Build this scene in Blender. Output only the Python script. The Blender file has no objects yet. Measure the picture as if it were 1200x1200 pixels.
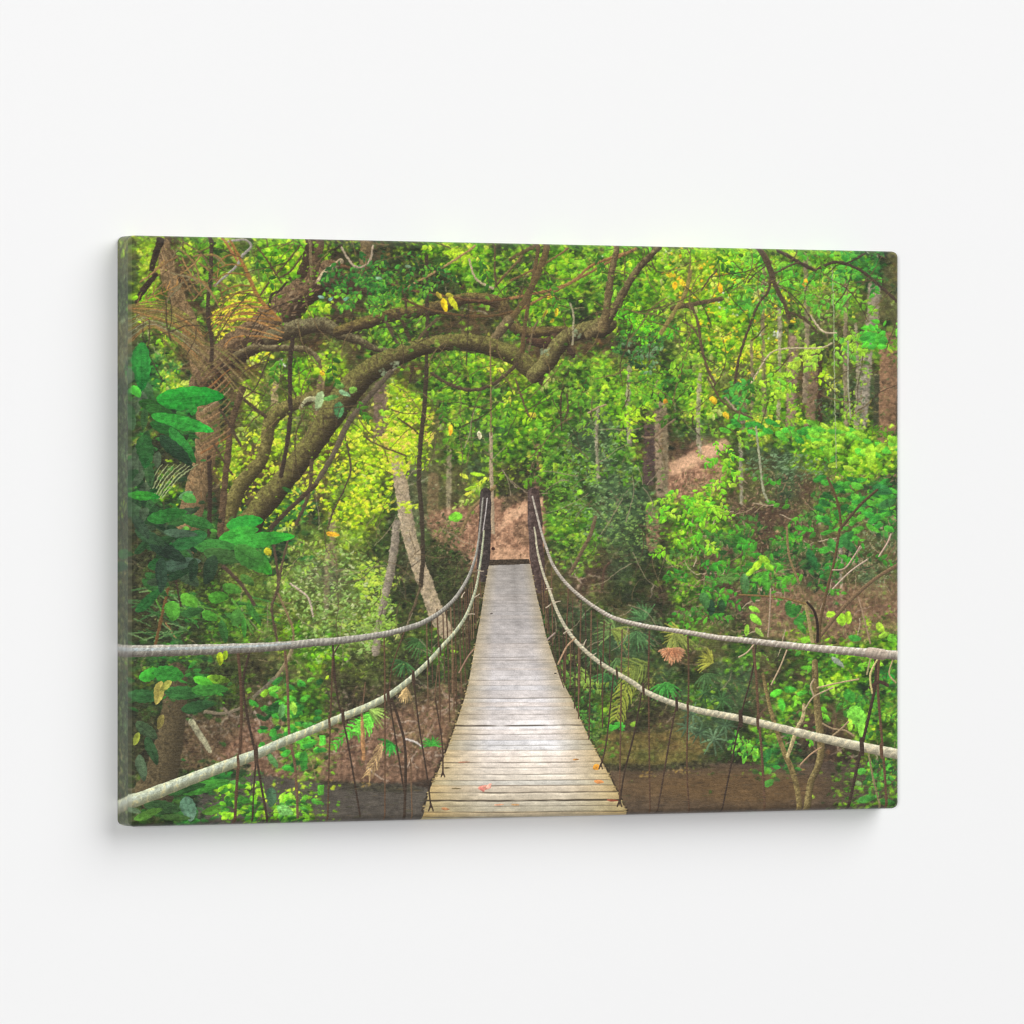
import math, random
import numpy as np

# ---------------------------------------------------------------------------
#  The picture printed on the canvas.  It is painted here from nothing but code
#  (leaf stamps, strokes, planks) on a flat raster, in picture units, and is
#  later carried by the canvas surface as ink colour.
# ---------------------------------------------------------------------------
rng = np.random.default_rng(7)
random.seed(7)
S = 2                                   # raster cells per picture unit
PX0, PY0, PX1, PY1 = 112, 266, 1062, 978
RW, RH = (PX1 - PX0) * S, (PY1 - PY0) * S
img = np.zeros((RH, RW, 3), np.float32)
idm = np.zeros((RH, RW), np.uint8)


def C(*c):
    return np.array(c, np.float32) / 255.0


def resize(a, h, w):
    """bilinear resize of a 2-D (or 2-D + channel) grid"""
    y = np.clip((np.arange(h) + .5) * a.shape[0] / h - .5, 0, a.shape[0] - 1)
    x = np.clip((np.arange(w) + .5) * a.shape[1] / w - .5, 0, a.shape[1] - 1)
    y0 = np.floor(y).astype(int); x0 = np.floor(x).astype(int)
    y1 = np.minimum(y0 + 1, a.shape[0] - 1); x1 = np.minimum(x0 + 1, a.shape[1] - 1)
    fy = (y - y0).astype(np.float32); fx = (x - x0).astype(np.float32)
    fy = fy * fy * (3 - 2 * fy); fx = fx * fx * (3 - 2 * fx)
    if a.ndim == 3:
        fy = fy[:, None, None]; fx = fx[None, :, None]
    else:
        fy = fy[:, None]; fx = fx[None, :]
    t = a[y0][:, x0] * (1 - fx) + a[y0][:, x1] * fx
    b = a[y1][:, x0] * (1 - fx) + a[y1][:, x1] * fx
    return (t * (1 - fy) + b * fy).astype(np.float32)


def vnoise(cx, cy):
    """value noise, cell size in raster cells"""
    return resize(rng.random((int(RH / cy) + 2, int(RW / cx) + 2)).astype(np.float32), RH, RW) * 2 - 1


N_fine = vnoise(2.2, 2.2)
N_med = vnoise(6, 6)
N_big = vnoise(26, 22) * .6 + vnoise(70, 60) * .6
N_hor = vnoise(40, 2.4) * .6 + vnoise(110, 3.5) * .4
N_ver = vnoise(2.6, 22)
_sh = vnoise(26, 9)
N_dia = np.stack([np.roll(_sh[i], int(i * 1.3)) for i in range(RH)])
N_rip = vnoise(11, 5)
N_hue = vnoise(36, 30) * .6 + vnoise(12, 12) * .5
N_loc = vnoise(14, 12) * .7 + vnoise(7, 7) * .4

# kinds, in this order: Y L G E D T O B K W N P S M
KINDS = ["Y", "L", "G", "E", "D", "T", "O", "B", "K", "W", "N", "P", "S", "M"]
PLAN = [
    (6, 0, 10, 2, 2, 13, 13, 1, 1, 1, 8, 4, 10, 4, 4, 1, 0, 1, 4, 2, 4, 1, 2, 2, 1, 1, 13, 13, 1, 1, 1, 0, 2, 2, 2, 1, 3, 6),
    (6, 0, 10, 10, 2, 13, 13, 1, 1, 1, 10, 4, 10, 4, 4, 4, 1, 1, 4, 2, 4, 1, 2, 2, 2, 1, 1, 13, 0, 1, 1, 2, 13, 2, 2, 2, 3, 6),
    (4, 0, 8, 10, 2, 13, 13, 0, 1, 1, 10, 8, 4, 2, 4, 4, 4, 2, 2, 4, 1, 2, 1, 2, 2, 1, 1, 0, 0, 1, 2, 13, 1, 2, 13, 2, 6, 6),
    (4, 1, 13, 10, 10, 13, 0, 0, 1, 1, 10, 10, 4, 2, 2, 4, 4, 10, 10, 4, 1, 2, 4, 2, 1, 1, 13, 13, 1, 1, 1, 13, 6, 2, 6, 2, 6, 6),
    (6, 13, 1, 2, 10, 13, 0, 0, 13, 10, 8, 8, 2, 2, 4, 10, 10, 10, 4, 2, 2, 1, 4, 10, 2, 1, 2, 13, 1, 0, 1, 0, 13, 6, 6, 6, 6, 6),
    (6, 4, 13, 10, 10, 13, 0, 13, 10, 10, 13, 10, 8, 2, 2, 2, 2, 6, 6, 6, 10, 10, 10, 10, 10, 4, 4, 13, 2, 1, 0, 0, 0, 6, 4, 6, 2, 2),
    (6, 3, 13, 10, 10, 10, 10, 13, 1, 1, 0, 6, 13, 10, 10, 2, 2, 1, 0, 0, 10, 13, 2, 2, 13, 0, 4, 2, 13, 13, 6, 0, 13, 10, 0, 6, 6, 10),
    (4, 3, 0, 3, 10, 10, 0, 13, 0, 10, 10, 10, 6, 0, 13, 2, 2, 2, 4, 0, 1, 2, 2, 2, 1, 2, 2, 2, 1, 13, 6, 2, 1, 10, 6, 4, 5, 10),
    (4, 4, 3, 3, 3, 10, 0, 13, 13, 13, 10, 6, 6, 0, 0, 6, 2, 2, 2, 1, 1, 2, 2, 5, 1, 2, 4, 2, 1, 13, 6, 2, 1, 10, 4, 4, 4, 10),
    (4, 4, 10, 3, 10, 10, 13, 0, 13, 10, 0, 0, 6, 0, 0, 6, 2, 5, 5, 1, 2, 2, 5, 5, 5, 4, 10, 4, 5, 13, 2, 0, 2, 2, 2, 1, 2, 10),
    (4, 3, 8, 3, 10, 0, 10, 0, 6, 0, 10, 0, 0, 0, 0, 6, 2, 4, 2, 2, 2, 2, 5, 5, 2, 10, 10, 7, 11, 6, 5, 5, 5, 1, 1, 1, 1, 1),
    (4, 8, 13, 10, 10, 0, 10, 10, 6, 10, 0, 13, 0, 6, 12, 6, 6, 5, 0, 4, 2, 2, 2, 5, 5, 2, 10, 7, 11, 1, 6, 6, 5, 6, 13, 1, 1, 2),
    (4, 3, 1, 3, 10, 4, 10, 0, 13, 10, 13, 0, 0, 4, 12, 6, 6, 13, 4, 4, 10, 2, 4, 5, 5, 5, 10, 7, 1, 2, 6, 6, 5, 2, 2, 6, 2, 3),
    (4, 5, 3, 3, 10, 10, 10, 0, 3, 10, 0, 0, 0, 4, 12, 6, 7, 10, 11, 11, 10, 2, 2, 5, 5, 5, 5, 1, 1, 2, 7, 2, 3, 2, 3, 13, 3, 3),
    (4, 4, 4, 3, 3, 3, 3, 3, 13, 13, 13, 0, 13, 4, 12, 4, 4, 7, 11, 11, 10, 2, 2, 5, 5, 4, 10, 1, 2, 2, 2, 2, 3, 3, 3, 3, 6, 5),
    (4, 4, 4, 4, 4, 4, 4, 3, 13, 13, 13, 13, 4, 4, 12, 4, 4, 7, 7, 11, 10, 4, 2, 6, 5, 5, 4, 2, 2, 2, 2, 7, 3, 2, 3, 3, 6, 6),
    (4, 13, 4, 4, 4, 13, 13, 13, 13, 12, 12, 13, 13, 4, 12, 4, 6, 10, 9, 9, 10, 6, 7, 7, 5, 4, 4, 2, 2, 2, 2, 2, 2, 3, 3, 6, 5, 6),
    (4, 6, 13, 2, 2, 13, 13, 13, 13, 13, 12, 13, 13, 4, 4, 4, 4, 6, 9, 9, 10, 6, 7, 6, 4, 4, 7, 2, 2, 2, 2, 7, 7, 6, 10, 10, 6, 6),
    (4, 4, 4, 3, 2, 2, 2, 13, 13, 13, 13, 13, 13, 13, 4, 6, 12, 4, 9, 9, 4, 5, 5, 4, 6, 5, 4, 7, 2, 4, 2, 6, 7, 3, 6, 10, 7, 7),
    (4, 4, 4, 4, 2, 2, 13, 13, 1, 13, 13, 13, 13, 4, 13, 4, 6, 4, 9, 9, 4, 4, 5, 5, 5, 5, 4, 2, 13, 6, 4, 6, 6, 1, 2, 2, 13, 1),
    (4, 3, 3, 2, 6, 6, 6, 6, 13, 1, 1, 13, 13, 13, 4, 2, 4, 6, 9, 9, 9, 4, 5, 5, 5, 5, 4, 10, 6, 6, 2, 6, 4, 2, 2, 1, 1, 2),
    (4, 2, 3, 3, 13, 2, 6, 4, 6, 13, 6, 13, 13, 6, 8, 5, 6, 4, 9, 9, 9, 9, 4, 13, 4, 13, 5, 4, 4, 5, 5, 10, 4, 7, 2, 1, 2, 3),
    (4, 3, 3, 3, 3, 2, 6, 6, 2, 2, 6, 8, 6, 8, 6, 6, 7, 6, 9, 9, 9, 9, 2, 2, 4, 13, 4, 5, 2, 5, 5, 6, 2, 2, 6, 2, 3, 2),
    (4, 4, 7, 10, 10, 7, 7, 7, 2, 2, 6, 8, 6, 7, 7, 7, 6, 7, 9, 9, 9, 9, 4, 2, 7, 4, 7, 6, 5, 5, 4, 7, 2, 7, 10, 6, 1, 2),
    (4, 4, 10, 10, 10, 7, 7, 7, 2, 2, 7, 7, 7, 7, 6, 7, 6, 7, 9, 9, 9, 9, 9, 2, 7, 7, 6, 6, 5, 5, 4, 2, 10, 7, 8, 10, 2, 2),
    (4, 8, 10, 10, 10, 7, 7, 7, 2, 2, 7, 7, 8, 7, 7, 8, 7, 7, 9, 9, 9, 9, 9, 6, 6, 6, 6, 6, 6, 4, 8, 2, 3, 7, 7, 8, 7, 2),
    (4, 4, 4, 4, 3, 3, 7, 7, 9, 9, 9, 9, 9, 9, 9, 9, 9, 7, 9, 9, 9, 9, 8, 8, 9, 9, 9, 9, 9, 9, 9, 9, 9, 9, 9, 2, 2, 2),
    (4, 10, 3, 5, 9, 1, 1, 4, 1, 1, 9, 9, 9, 9, 9, 9, 9, 9, 9, 9, 9, 9, 9, 9, 9, 9, 9, 9, 9, 9, 9, 9, 9, 9, 9, 2, 2, 2),
    (4, 4, 4, 3, 5, 9, 1, 1, 4, 1, 9, 9, 9, 9, 9, 9, 9, 9, 9, 9, 9, 9, 9, 9, 9, 9, 9, 9, 9, 9, 9, 9, 9, 9, 9, 9, 2, 2),
]
GRID = [[KINDS[k] for k in row] for row in PLAN]
for r_ in range(12, 20):            # the litter slope at the right shows between the bushes
    for c_ in range(28, 37):
        if GRID[r_][c_] in "GE" and random.random() < .58:
            GRID[r_][c_] = random.choice("BBO")


#        darks, mids, brights, length range, width ratio, angle spread (deg), twigginess
PAL = {
 'Y': ([(58, 72, 20), (84, 92, 34), (70, 96, 22)], [(128, 168, 28), (150, 188, 26), (108, 150, 36), (118, 176, 20)],
       [(188, 220, 34), (206, 226, 60), (222, 216, 70), (164, 216, 22), (216, 232, 90)], (3, 7), .5, 45),
 'L': ([(38, 84, 14), (58, 98, 20), (30, 70, 16)], [(86, 172, 16), (106, 188, 16), (68, 156, 18)],
       [(136, 212, 24), (164, 224, 34), (112, 216, 26), (190, 226, 50)], (4, 9), .58, 40),
 'G': ([(24, 56, 18), (38, 74, 22), (30, 46, 18)], [(64, 136, 24), (82, 152, 28), (50, 116, 26), (92, 132, 40)],
       [(98, 188, 30), (82, 180, 34), (122, 198, 38), (150, 200, 54)], (4, 10), .56, 38),
 'E': ([(18, 40, 22), (28, 56, 28), (24, 36, 20)], [(26, 96, 32), (30, 112, 38), (44, 92, 36)],
       [(22, 146, 40), (40, 138, 46), (60, 160, 50)], (8, 17), .5, 35),
 'D': ([(24, 32, 16), (36, 44, 24), (20, 26, 14), (44, 40, 26)], [(46, 68, 28), (56, 78, 34), (40, 78, 28), (66, 70, 40)],
       [(76, 108, 42), (60, 116, 36), (96, 116, 56)], (3, 8), .45, 50),
 'T': ([(38, 56, 38), (50, 62, 38), (34, 46, 30)], [(74, 108, 58), (84, 118, 72), (64, 98, 54), (84, 100, 56)],
       [(112, 150, 90), (132, 160, 110), (98, 162, 74), (120, 150, 70)], (3, 6), .36, 50),
 'O': ([(54, 48, 30), (70, 64, 38), (58, 60, 32)], [(104, 104, 60), (120, 114, 70), (94, 90, 56), (98, 112, 50)],
       [(150, 146, 100), (140, 152, 74), (166, 160, 120), (128, 150, 60)], (3, 6), .34, 70),
 'B': ([(48, 36, 28), (64, 46, 36), (56, 48, 32)], [(106, 80, 60), (124, 94, 70), (94, 74, 56), (98, 84, 58)],
       [(156, 122, 94), (172, 138, 110), (140, 108, 82), (192, 168, 140)], (2.5, 5), .4, 90),
 'K': ([(24, 19, 15), (38, 30, 25)], [(54, 44, 36), (46, 40, 28)], [(78, 64, 50), (66, 70, 40)], (3, 6), .4, 90),
 'W': ([(46, 38, 30)], [(66, 55, 45)], [(80, 68, 56)], (3, 7), .25, 8),
 'N': ([(48, 38, 26), (62, 50, 34)], [(96, 78, 50), (110, 88, 56), (84, 72, 44)], [(142, 112, 72), (130, 118, 70)], (4, 8), .28, 70),
 'P': ([(140, 98, 76)], [(176, 130, 104), (160, 116, 90)], [(198, 152, 126), (210, 170, 140)], (2.5, 5), .3, 20),
 'S': ([(70, 74, 46), (58, 60, 38)], [(128, 136, 90), (114, 124, 80)], [(164, 170, 126), (150, 176, 100)], (3, 6), .36, 70),
 'M': ([(58, 72, 28), (70, 74, 34), (46, 58, 24)], [(104, 134, 46), (118, 148, 54), (90, 124, 42), (110, 120, 56)],
       [(150, 180, 64), (166, 190, 80), (138, 184, 52), (180, 190, 100)], (3, 7), .48, 50),
}
TYPES = sorted(PAL)
TIDX = {c: i for i, c in enumerate(TYPES)}
TG = np.array([[TIDX[c] for c in r] for r in GRID], np.int32)


SIDE_ON = True
SIDE = np.array([TIDX[k] for k in ['M'] + ['T'] * 3 + ['S'] * 2 + ['T'] * 7 + ['D'] + ['O'] * 6 + ['S', 'O'] + ['T'] * 3 + ['O'] * 4], np.int32)  # paler kinds on the left wrap, brightening its ink in place of light


def type_at(x, y):
    c = np.clip(((x - 140) / 24).astype(int), 0, 37)
    r = np.clip(((y - 276) / 24).astype(int), 0, 28)
    t = TG[r, c]
    if SIDE_ON:
        t = np.where(x < 157, SIDE[r], t)
    return t


# ---- leaf stamps -----------------------------------------------------------
_cache = {}


def leaf_stamp(L, wr, ang, kind=0):
    """L raster length, returns (mask, shade) small arrays"""
    key = (int(L), int(wr * 12), int(ang / 9) % 40, kind)
    if key in _cache:
        return _cache[key]
    L = max(2.5, int(L)); wr = int(wr * 12) / 12 + .04; a = math.radians((int(ang / 9) % 40) * 9)
    h = int(L / 2 + 2)
    yy, xx = np.mgrid[-h:h + 1, -h:h + 1].astype(np.float32)
    u = xx * math.cos(a) + yy * math.sin(a); v = -xx * math.sin(a) + yy * math.cos(a)
    un = np.clip(2 * u / L, -1, 1)
    w = wr * L * .5 * np.clip(1 - un * un, 0, 1) ** .75 * (1 - .28 * un)
    m = np.clip(w - np.abs(v) + .55, 0, 1) * np.clip(L / 2 - np.abs(u) + .5, 0, 1)
    sh = 1 + .08 * np.tanh(v * 1.2) * (1 if math.cos(a) >= 0 else -1) * -1 - .10 * un
    if L > 13:
        sh -= .08 * np.exp(-(v / .9) ** 2)
    r = (m[..., None].astype(np.float32), sh[..., None].astype(np.float32), h)
    _cache[key] = r
    return r


def stamp(x, y, L, wr, ang, col, alpha=1.0):
    """x, y, L in picture units"""
    m, sh, h = leaf_stamp(L * S, wr, ang)
    ix = int((x - PX0) * S); iy = int((y - PY0) * S)
    x0 = ix - h; y0 = iy - h; x1 = ix + h + 1; y1 = iy + h + 1
    if x0 < 0 or y0 < 0 or x1 > RW or y1 > RH:
        ax0 = max(0, -x0); ay0 = max(0, -y0)
        ax1 = m.shape[1] - max(0, x1 - RW); ay1 = m.shape[0] - max(0, y1 - RH)
        if ax1 <= ax0 or ay1 <= ay0:
            return
        m = m[ay0:ay1, ax0:ax1]; sh = sh[ay0:ay1, ax0:ax1]
        x0 = max(0, x0); y0 = max(0, y0); x1 = min(RW, x1); y1 = min(RH, y1)
    r = img[y0:y1, x0:x1]
    a = m if alpha == 1.0 else m * alpha
    r += a * (col * sh - r)


def scatter(n, tone, scale=1.0, types=None, alpha=1.0, jitter=11, wmul=1.0, region=None, dens=None):
    """n leaves over the picture; tone 0..2 pushes to darks / mids / brights"""
    x0, y0, x1, y1 = region or (PX0, PY0, PX1, PY1)
    x = rng.uniform(x0, x1, n); y = rng.uniform(y0, y1, n)
    t = type_at(x + rng.normal(0, jitter, n), y + rng.normal(0, jitter, n))
    ix = np.clip(((x - PX0) * S).astype(int), 0, RW - 1); iy = np.clip(((y - PY0) * S).astype(int), 0, RH - 1)
    nb = N_big[iy, ix]
    hu = N_hue[iy, ix]
    k = tone + nb * .7 + N_loc[iy, ix] * 1.0 + rng.normal(0, .4, n)
    tone_i = np.clip(np.round(k), 0, 2).astype(int)
    rr = rng.random((n, 4))
    for i in range(n):
        c = TYPES[t[i]]
        if types and c not in types:
            continue
        p = PAL[c]
        cols = p[tone_i[i]]
        col = C(*tame(cols[int(rr[i, 0] * len(cols))])) * (.88 + .26 * rr[i, 1])
        h_ = hu[i] * .09
        col = col * np.array([1 + h_ * 1.6, 1, 1 - h_ * 1.2], np.float32)
        L = (p[3][0] + (p[3][1] - p[3][0]) * rr[i, 2] ** 1.6) * scale
        ang = (rr[i, 3] - .5) * 2 * p[5] + (180 if rr[i, 1] > .5 else 0)
        stamp(x[i], y[i], L, p[4] * wmul * (.6 + .6 * rr[i, 0]), ang % 360, col, alpha)


# ---- strokes ---------------------------------------------------------------
def spline(pts, ws, step=1.5):
    P = np.array(pts, float); n = len(P)
    Wd = np.array(ws, float) if hasattr(ws, '__len__') else np.full(n, float(ws))
    if len(Wd) != n:
        Wd = np.interp(np.linspace(0, 1, n), np.linspace(0, 1, len(Wd)), Wd)
    out = []; wo = []
    for i in range(n - 1):
        p0 = P[max(i - 1, 0)]; p1 = P[i]; p2 = P[i + 1]; p3 = P[min(i + 2, n - 1)]
        m = max(2, int(np.hypot(*(p2 - p1)) / step))
        for t in np.arange(m) / m:
            out.append(.5 * ((2 * p1) + (-p0 + p2) * t + (2 * p0 - 5 * p1 + 4 * p2 - p3) * t * t + (-p0 + 3 * p1 - 3 * p2 + p3) * t ** 3))
            wo.append(Wd[i] + (Wd[i + 1] - Wd[i]) * t)
    out.append(P[-1]); wo.append(Wd[-1])
    return np.array(out), np.array(wo)


def stroke(pts, ws, col, mode='plain', ident=0, alpha=1.0, rough=0.0, light=(-.35, -.9), amp=.3, moss=None, dark=None, step=2.0, pitch=6.0, soft=.6, rel=0):
    """ws = full widths in picture units"""
    Q, Wd = spline(pts, ws, step)
    if rough:
        k = rng.normal(0, rough, len(Wd)); k = np.convolve(k, np.ones(5) / 5, 'same'); Wd = Wd * (1 + k)
    Q = (Q - [PX0, PY0]) * S; R = Wd * S / 2
    col = C(*col); moss_c = C(*moss) if moss else None; dark_c = C(*dark) if dark else None
    ln = np.hypot(*(Q[1:] - Q[:-1]).T); cum = np.concatenate([[0], np.cumsum(ln)])
    cumw = np.concatenate([[0], np.cumsum(ln / np.maximum(R[1:] + R[:-1], 1.5))])
    CH = 10
    for a in range(0, len(Q) - 1, CH):
        b = min(a + CH, len(Q) - 1)
        q = Q[a:b + 1]; r = R[a:b + 1]
        pad = r.max() + 2
        x0 = int(max(0, q[:, 0].min() - pad)); x1 = int(min(RW, q[:, 0].max() + pad + 1))
        y0 = int(max(0, q[:, 1].min() - pad)); y1 = int(min(RH, q[:, 1].max() + pad + 1))
        if x1 <= x0 or y1 <= y0:
            continue
        yy, xx = np.mgrid[y0:y1, x0:x1].astype(np.float32)
        best = np.full(xx.shape, 1e9, np.float32); T = np.zeros_like(best); SS = np.zeros_like(best); SW = np.zeros_like(best); RR = np.ones_like(best)
        NX = np.zeros_like(best); NY = np.zeros_like(best)
        for i in range(len(q) - 1):
            d = q[i + 1] - q[i]; l2 = max(d @ d, 1e-6)
            tt = np.clip(((xx - q[i, 0]) * d[0] + (yy - q[i, 1]) * d[1]) / l2, 0, 1)
            ex = xx - (q[i, 0] + d[0] * tt); ey = yy - (q[i, 1] + d[1] * tt)
            dd = np.hypot(ex, ey)
            k = dd < best
            best[k] = dd[k]
            rr = r[i] + (r[i + 1] - r[i]) * tt
            RR[k] = rr[k]
            l = math.sqrt(l2); px, py = -d[1] / l, d[0] / l
            T[k] = (ex * px + ey * py)[k] / np.maximum(rr[k], .3)
            SS[k] = (cum[a + i] + tt * l)[k]; SW[k] = (cumw[a + i] + tt * (cumw[a + i + 1] - cumw[a + i]))[k]
            NX[k] = px; NY[k] = py
        m = np.clip(RR - best + soft, 0, 1) * np.clip(RR * 2 + .25, 0, 1) * alpha
        if m.max() <= 0:
            continue
        Tc = np.clip(T, -1, 1)
        nl = (NX * light[0] + NY * light[1]) * Tc
        f = 1 + amp * nl
        nf = N_fine[y0:y1, x0:x1]; nm = N_med[y0:y1, x0:x1]
        if mode == 'bark':
            f = f * (1 + .17 * nf + .15 * nm)
            cc = col * f[..., None]
            if moss is not None:
                k = np.clip(nl * 1.1 + .25 + nm * .7, 0, 1)[..., None] * .75
                cc = cc * (1 - k) + (moss_c * (1 + .25 * nf)[..., None]) * k
            if dark is not None:
                k = np.clip(-nl * 1.3 - .1 + nm * .5, 0, 1)[..., None] * .85
                cc = cc * (1 - k) + dark_c * k
        elif mode == 'rope':
            ph = (SS / (pitch * S) if not rel else SW / rel) + Tc * .3 + nm * .14
            st = np.abs(((ph % 1) - .5) * 2)
            f = f * (.90 + .15 * np.clip(st * 1.6, 0, 1)) * (1 + .10 * nf + .07 * nm)
            cc = col * f[..., None]
            if dark is not None:
                k = np.clip(-nl * 1.2 - .12 + nm * .25, 0, 1)[..., None] * .8
                cc = cc * (1 - k) + dark_c * k
            if moss is not None:
                k = np.clip((st - .72) * 3 + nm * .4, 0, 1)[..., None] * .7
                cc = cc * (1 - k) + moss_c * f[..., None] * k
        else:
            f = f * (1 + .12 * nf)
            cc = col * f[..., None]
        reg = img[y0:y1, x0:x1]
        reg += m[..., None] * (cc - reg)
        if ident:
            idm[y0:y1, x0:x1][m > .5] = ident


def line(*a, w=1.5, col=(60, 50, 40), **k):
    """a = x,y,x,y,..."""
    pts = list(zip(a[0::2], a[1::2]))
    k.setdefault('amp', .15)
    stroke(pts, w, col, **k)


def inside(poly, pad=2):
    P = (np.array(poly, float) - [PX0, PY0]) * S
    x0 = int(max(0, P[:, 0].min() - pad)); x1 = int(min(RW, P[:, 0].max() + pad)); y0 = int(max(0, P[:, 1].min() - pad)); y1 = int(min(RH, P[:, 1].max() + pad))
    yy, xx = np.mgrid[y0:y1, x0:x1].astype(np.float32)
    m = np.zeros(xx.shape, np.float32)
    for oy in (.0, .5):
        for ox in (.0, .5):
            ins = np.zeros(xx.shape, bool); j = len(P) - 1
            for i in range(len(P)):
                xi, yi = P[i]; xj, yj = P[j]
                if yi != yj:
                    c = ((yi > yy + oy) != (yj > yy + oy)) & (xx + ox < (xj - xi) * (yy + oy - yi) / (yj - yi) + xi)
                    ins ^= c
                j = i
            m += ins
    return m / 4, y0, y1, x0, x1, yy / S + PY0, xx / S + PX0


def blur(a, n):
    """cheap separable box blur, n passes of a 3-tap kernel"""
    for _ in range(n):
        p = np.pad(a, ((1, 1), (0, 0)) + ((0, 0),) * (a.ndim - 2), 'edge'); a = (p[:-2] + 2 * p[1:-1] + p[2:]) / 4
        p = np.pad(a, ((0, 0), (1, 1)) + ((0, 0),) * (a.ndim - 2), 'edge'); a = (p[:, :-2] + 2 * p[:, 1:-1] + p[:, 2:]) / 4
    return a


def fill(poly, cfun, ident=0, alpha=1.0, feather=0):
    m, y0, y1, x0, x1, Y, X = inside(poly, 2 + feather * 2)
    if feather:
        m = blur(m, feather * feather)
    cc = cfun(X, Y, (slice(y0, y1), slice(x0, x1)))
    reg = img[y0:y1, x0:x1]
    reg += (m * alpha)[..., None] * (cc - reg)
    if ident:
        idm[y0:y1, x0:x1][m > .5] = ident


def bigleaf(cx, cy, hl, hw, ang, col, tip=None, rib=.8, alpha=1.0):
    """a single large leaf with midrib, side veins and two-tone halves"""
    a = math.radians(ang); pad = hl + 2; col = tame(col)
    x0 = int(max(0, (cx - pad - PX0) * S)); x1 = int(min(RW, (cx + pad - PX0) * S)); y0 = int(max(0, (cy - pad - PY0) * S)); y1 = int(min(RH, (cy + pad - PY0) * S))
    if x1 <= x0 or y1 <= y0:
        return
    yy, xx = np.mgrid[y0:y1, x0:x1].astype(np.float32)
    xx = xx / S + PX0 - cx; yy = yy / S + PY0 - cy
    u = xx * math.cos(a) + yy * math.sin(a); v = -xx * math.sin(a) + yy * math.cos(a)
    v = v + .10 * hw * np.sin(u / hl * 3.0)
    un = np.clip(u / hl, -1, 1)
    w = hw * np.clip(1 - un * un, 0, 1) ** .62 * (1 - .22 * un) * (1 + .05 * np.sin(un * 17))
    m = np.clip((w - np.abs(v)) * S + .5, 0, 1) * (np.abs(u) < hl) * alpha
    g = (slice(y0, y1), slice(x0, x1))
    f = 1 + .07 * np.tanh(v * 1.2) * -1 + .16 * N_med[g] + .07 * N_fine[g] + .20 * N_big[g] - .10 * un + .13 * np.exp(-((v - .38 * hw) / (.3 * hw)) ** 2) * (hl > 14)
    f = f - .13 * np.exp(-(v / (.35)) ** 2) * rib - .04 * rib * (np.sin((u * 1.0 + np.abs(v) * .9) * 6.283 / max(2.6, hl * .17)) > .75)
    cc = C(*col) * f[..., None]
    if tip is not None:
        k = (np.clip(un * 1.2, 0, 1) ** 2)[..., None]
        cc = cc * (1 - k) + C(*tip) * f[..., None] * k
    r = img[y0:y1, x0:x1]; r += m[..., None] * (cc - r)


def tame(c):
    """printed greens are a little warmer and duller than pure paint"""
    r, g, b = c
    if g > r * 1.35 and g > b * 1.35:
        l = .3 * r + .6 * g + .1 * b
        return (r + (l - r) * .16 + g * .06, g + (l - g) * .12, b + (l - b) * .05)
    return c


def warp(amp, cell, region=None):
    """small organic displacement so that stamped shapes lose their regularity"""
    dx = (vnoise(cell, cell) * .7 + vnoise(cell * .45, cell * .45) * .5) * amp
    dy = (vnoise(cell, cell) * .7 + vnoise(cell * .45, cell * .45) * .5) * amp
    yy, xx = np.mgrid[0:RH, 0:RW].astype(np.float32)
    x = np.clip(xx + dx, 0, RW - 1.01); y = np.clip(yy + dy, 0, RH - 1.01)
    x0 = x.astype(int); y0 = y.astype(int); fx = (x - x0)[..., None]; fy = (y - y0)[..., None]
    a = img[y0, x0] * (1 - fx) + img[y0, x0 + 1] * fx
    b = img[y0 + 1, x0] * (1 - fx) + img[y0 + 1, x0 + 1] * fx
    img[:] = a * (1 - fy) + b * fy


def leafy(x, y, ang, L, n, size, cols, wr=.45, alpha=1.0, droop=.5, stem=(84, 70, 44)):
    """a twig with leaves set along it on both sides"""
    a = math.radians(ang); pts = [(x, y)]; c0 = random.choice(cols)
    for i in range(4):
        a += random.uniform(-.25, .25) + droop * .12 * math.cos(a)
        x += math.cos(a) * L / 4; y += math.sin(a) * L / 4; pts.append((x, y))
    stroke(pts, [1.1, .6], stem, amp=.1, step=4, alpha=.8)
    P = np.array(pts)
    for i in range(n):
        f = (i + random.random() * .6) / n * 3.99; k = min(3, int(f))
        p = P[k] + (P[k + 1] - P[k]) * (f - k); d = P[k + 1] - P[k]
        b_ = math.degrees(math.atan2(d[1], d[0])); sd = 1 if i % 2 else -1
        l = random.uniform(*size); an = b_ + sd * random.uniform(25, 65)
        an = an + (90 - an) * .25 if random.random() < .5 else an
        r = math.radians(an)
        c = c0 if random.random() < .6 else random.choice(cols)
        stamp(p[0] + math.cos(r) * l * .5, p[1] + math.sin(r) * l * .5, l, wr * random.uniform(.75, 1.15), an % 360, C(*tame(c)) * random.uniform(.82, 1.12), alpha)


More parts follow.
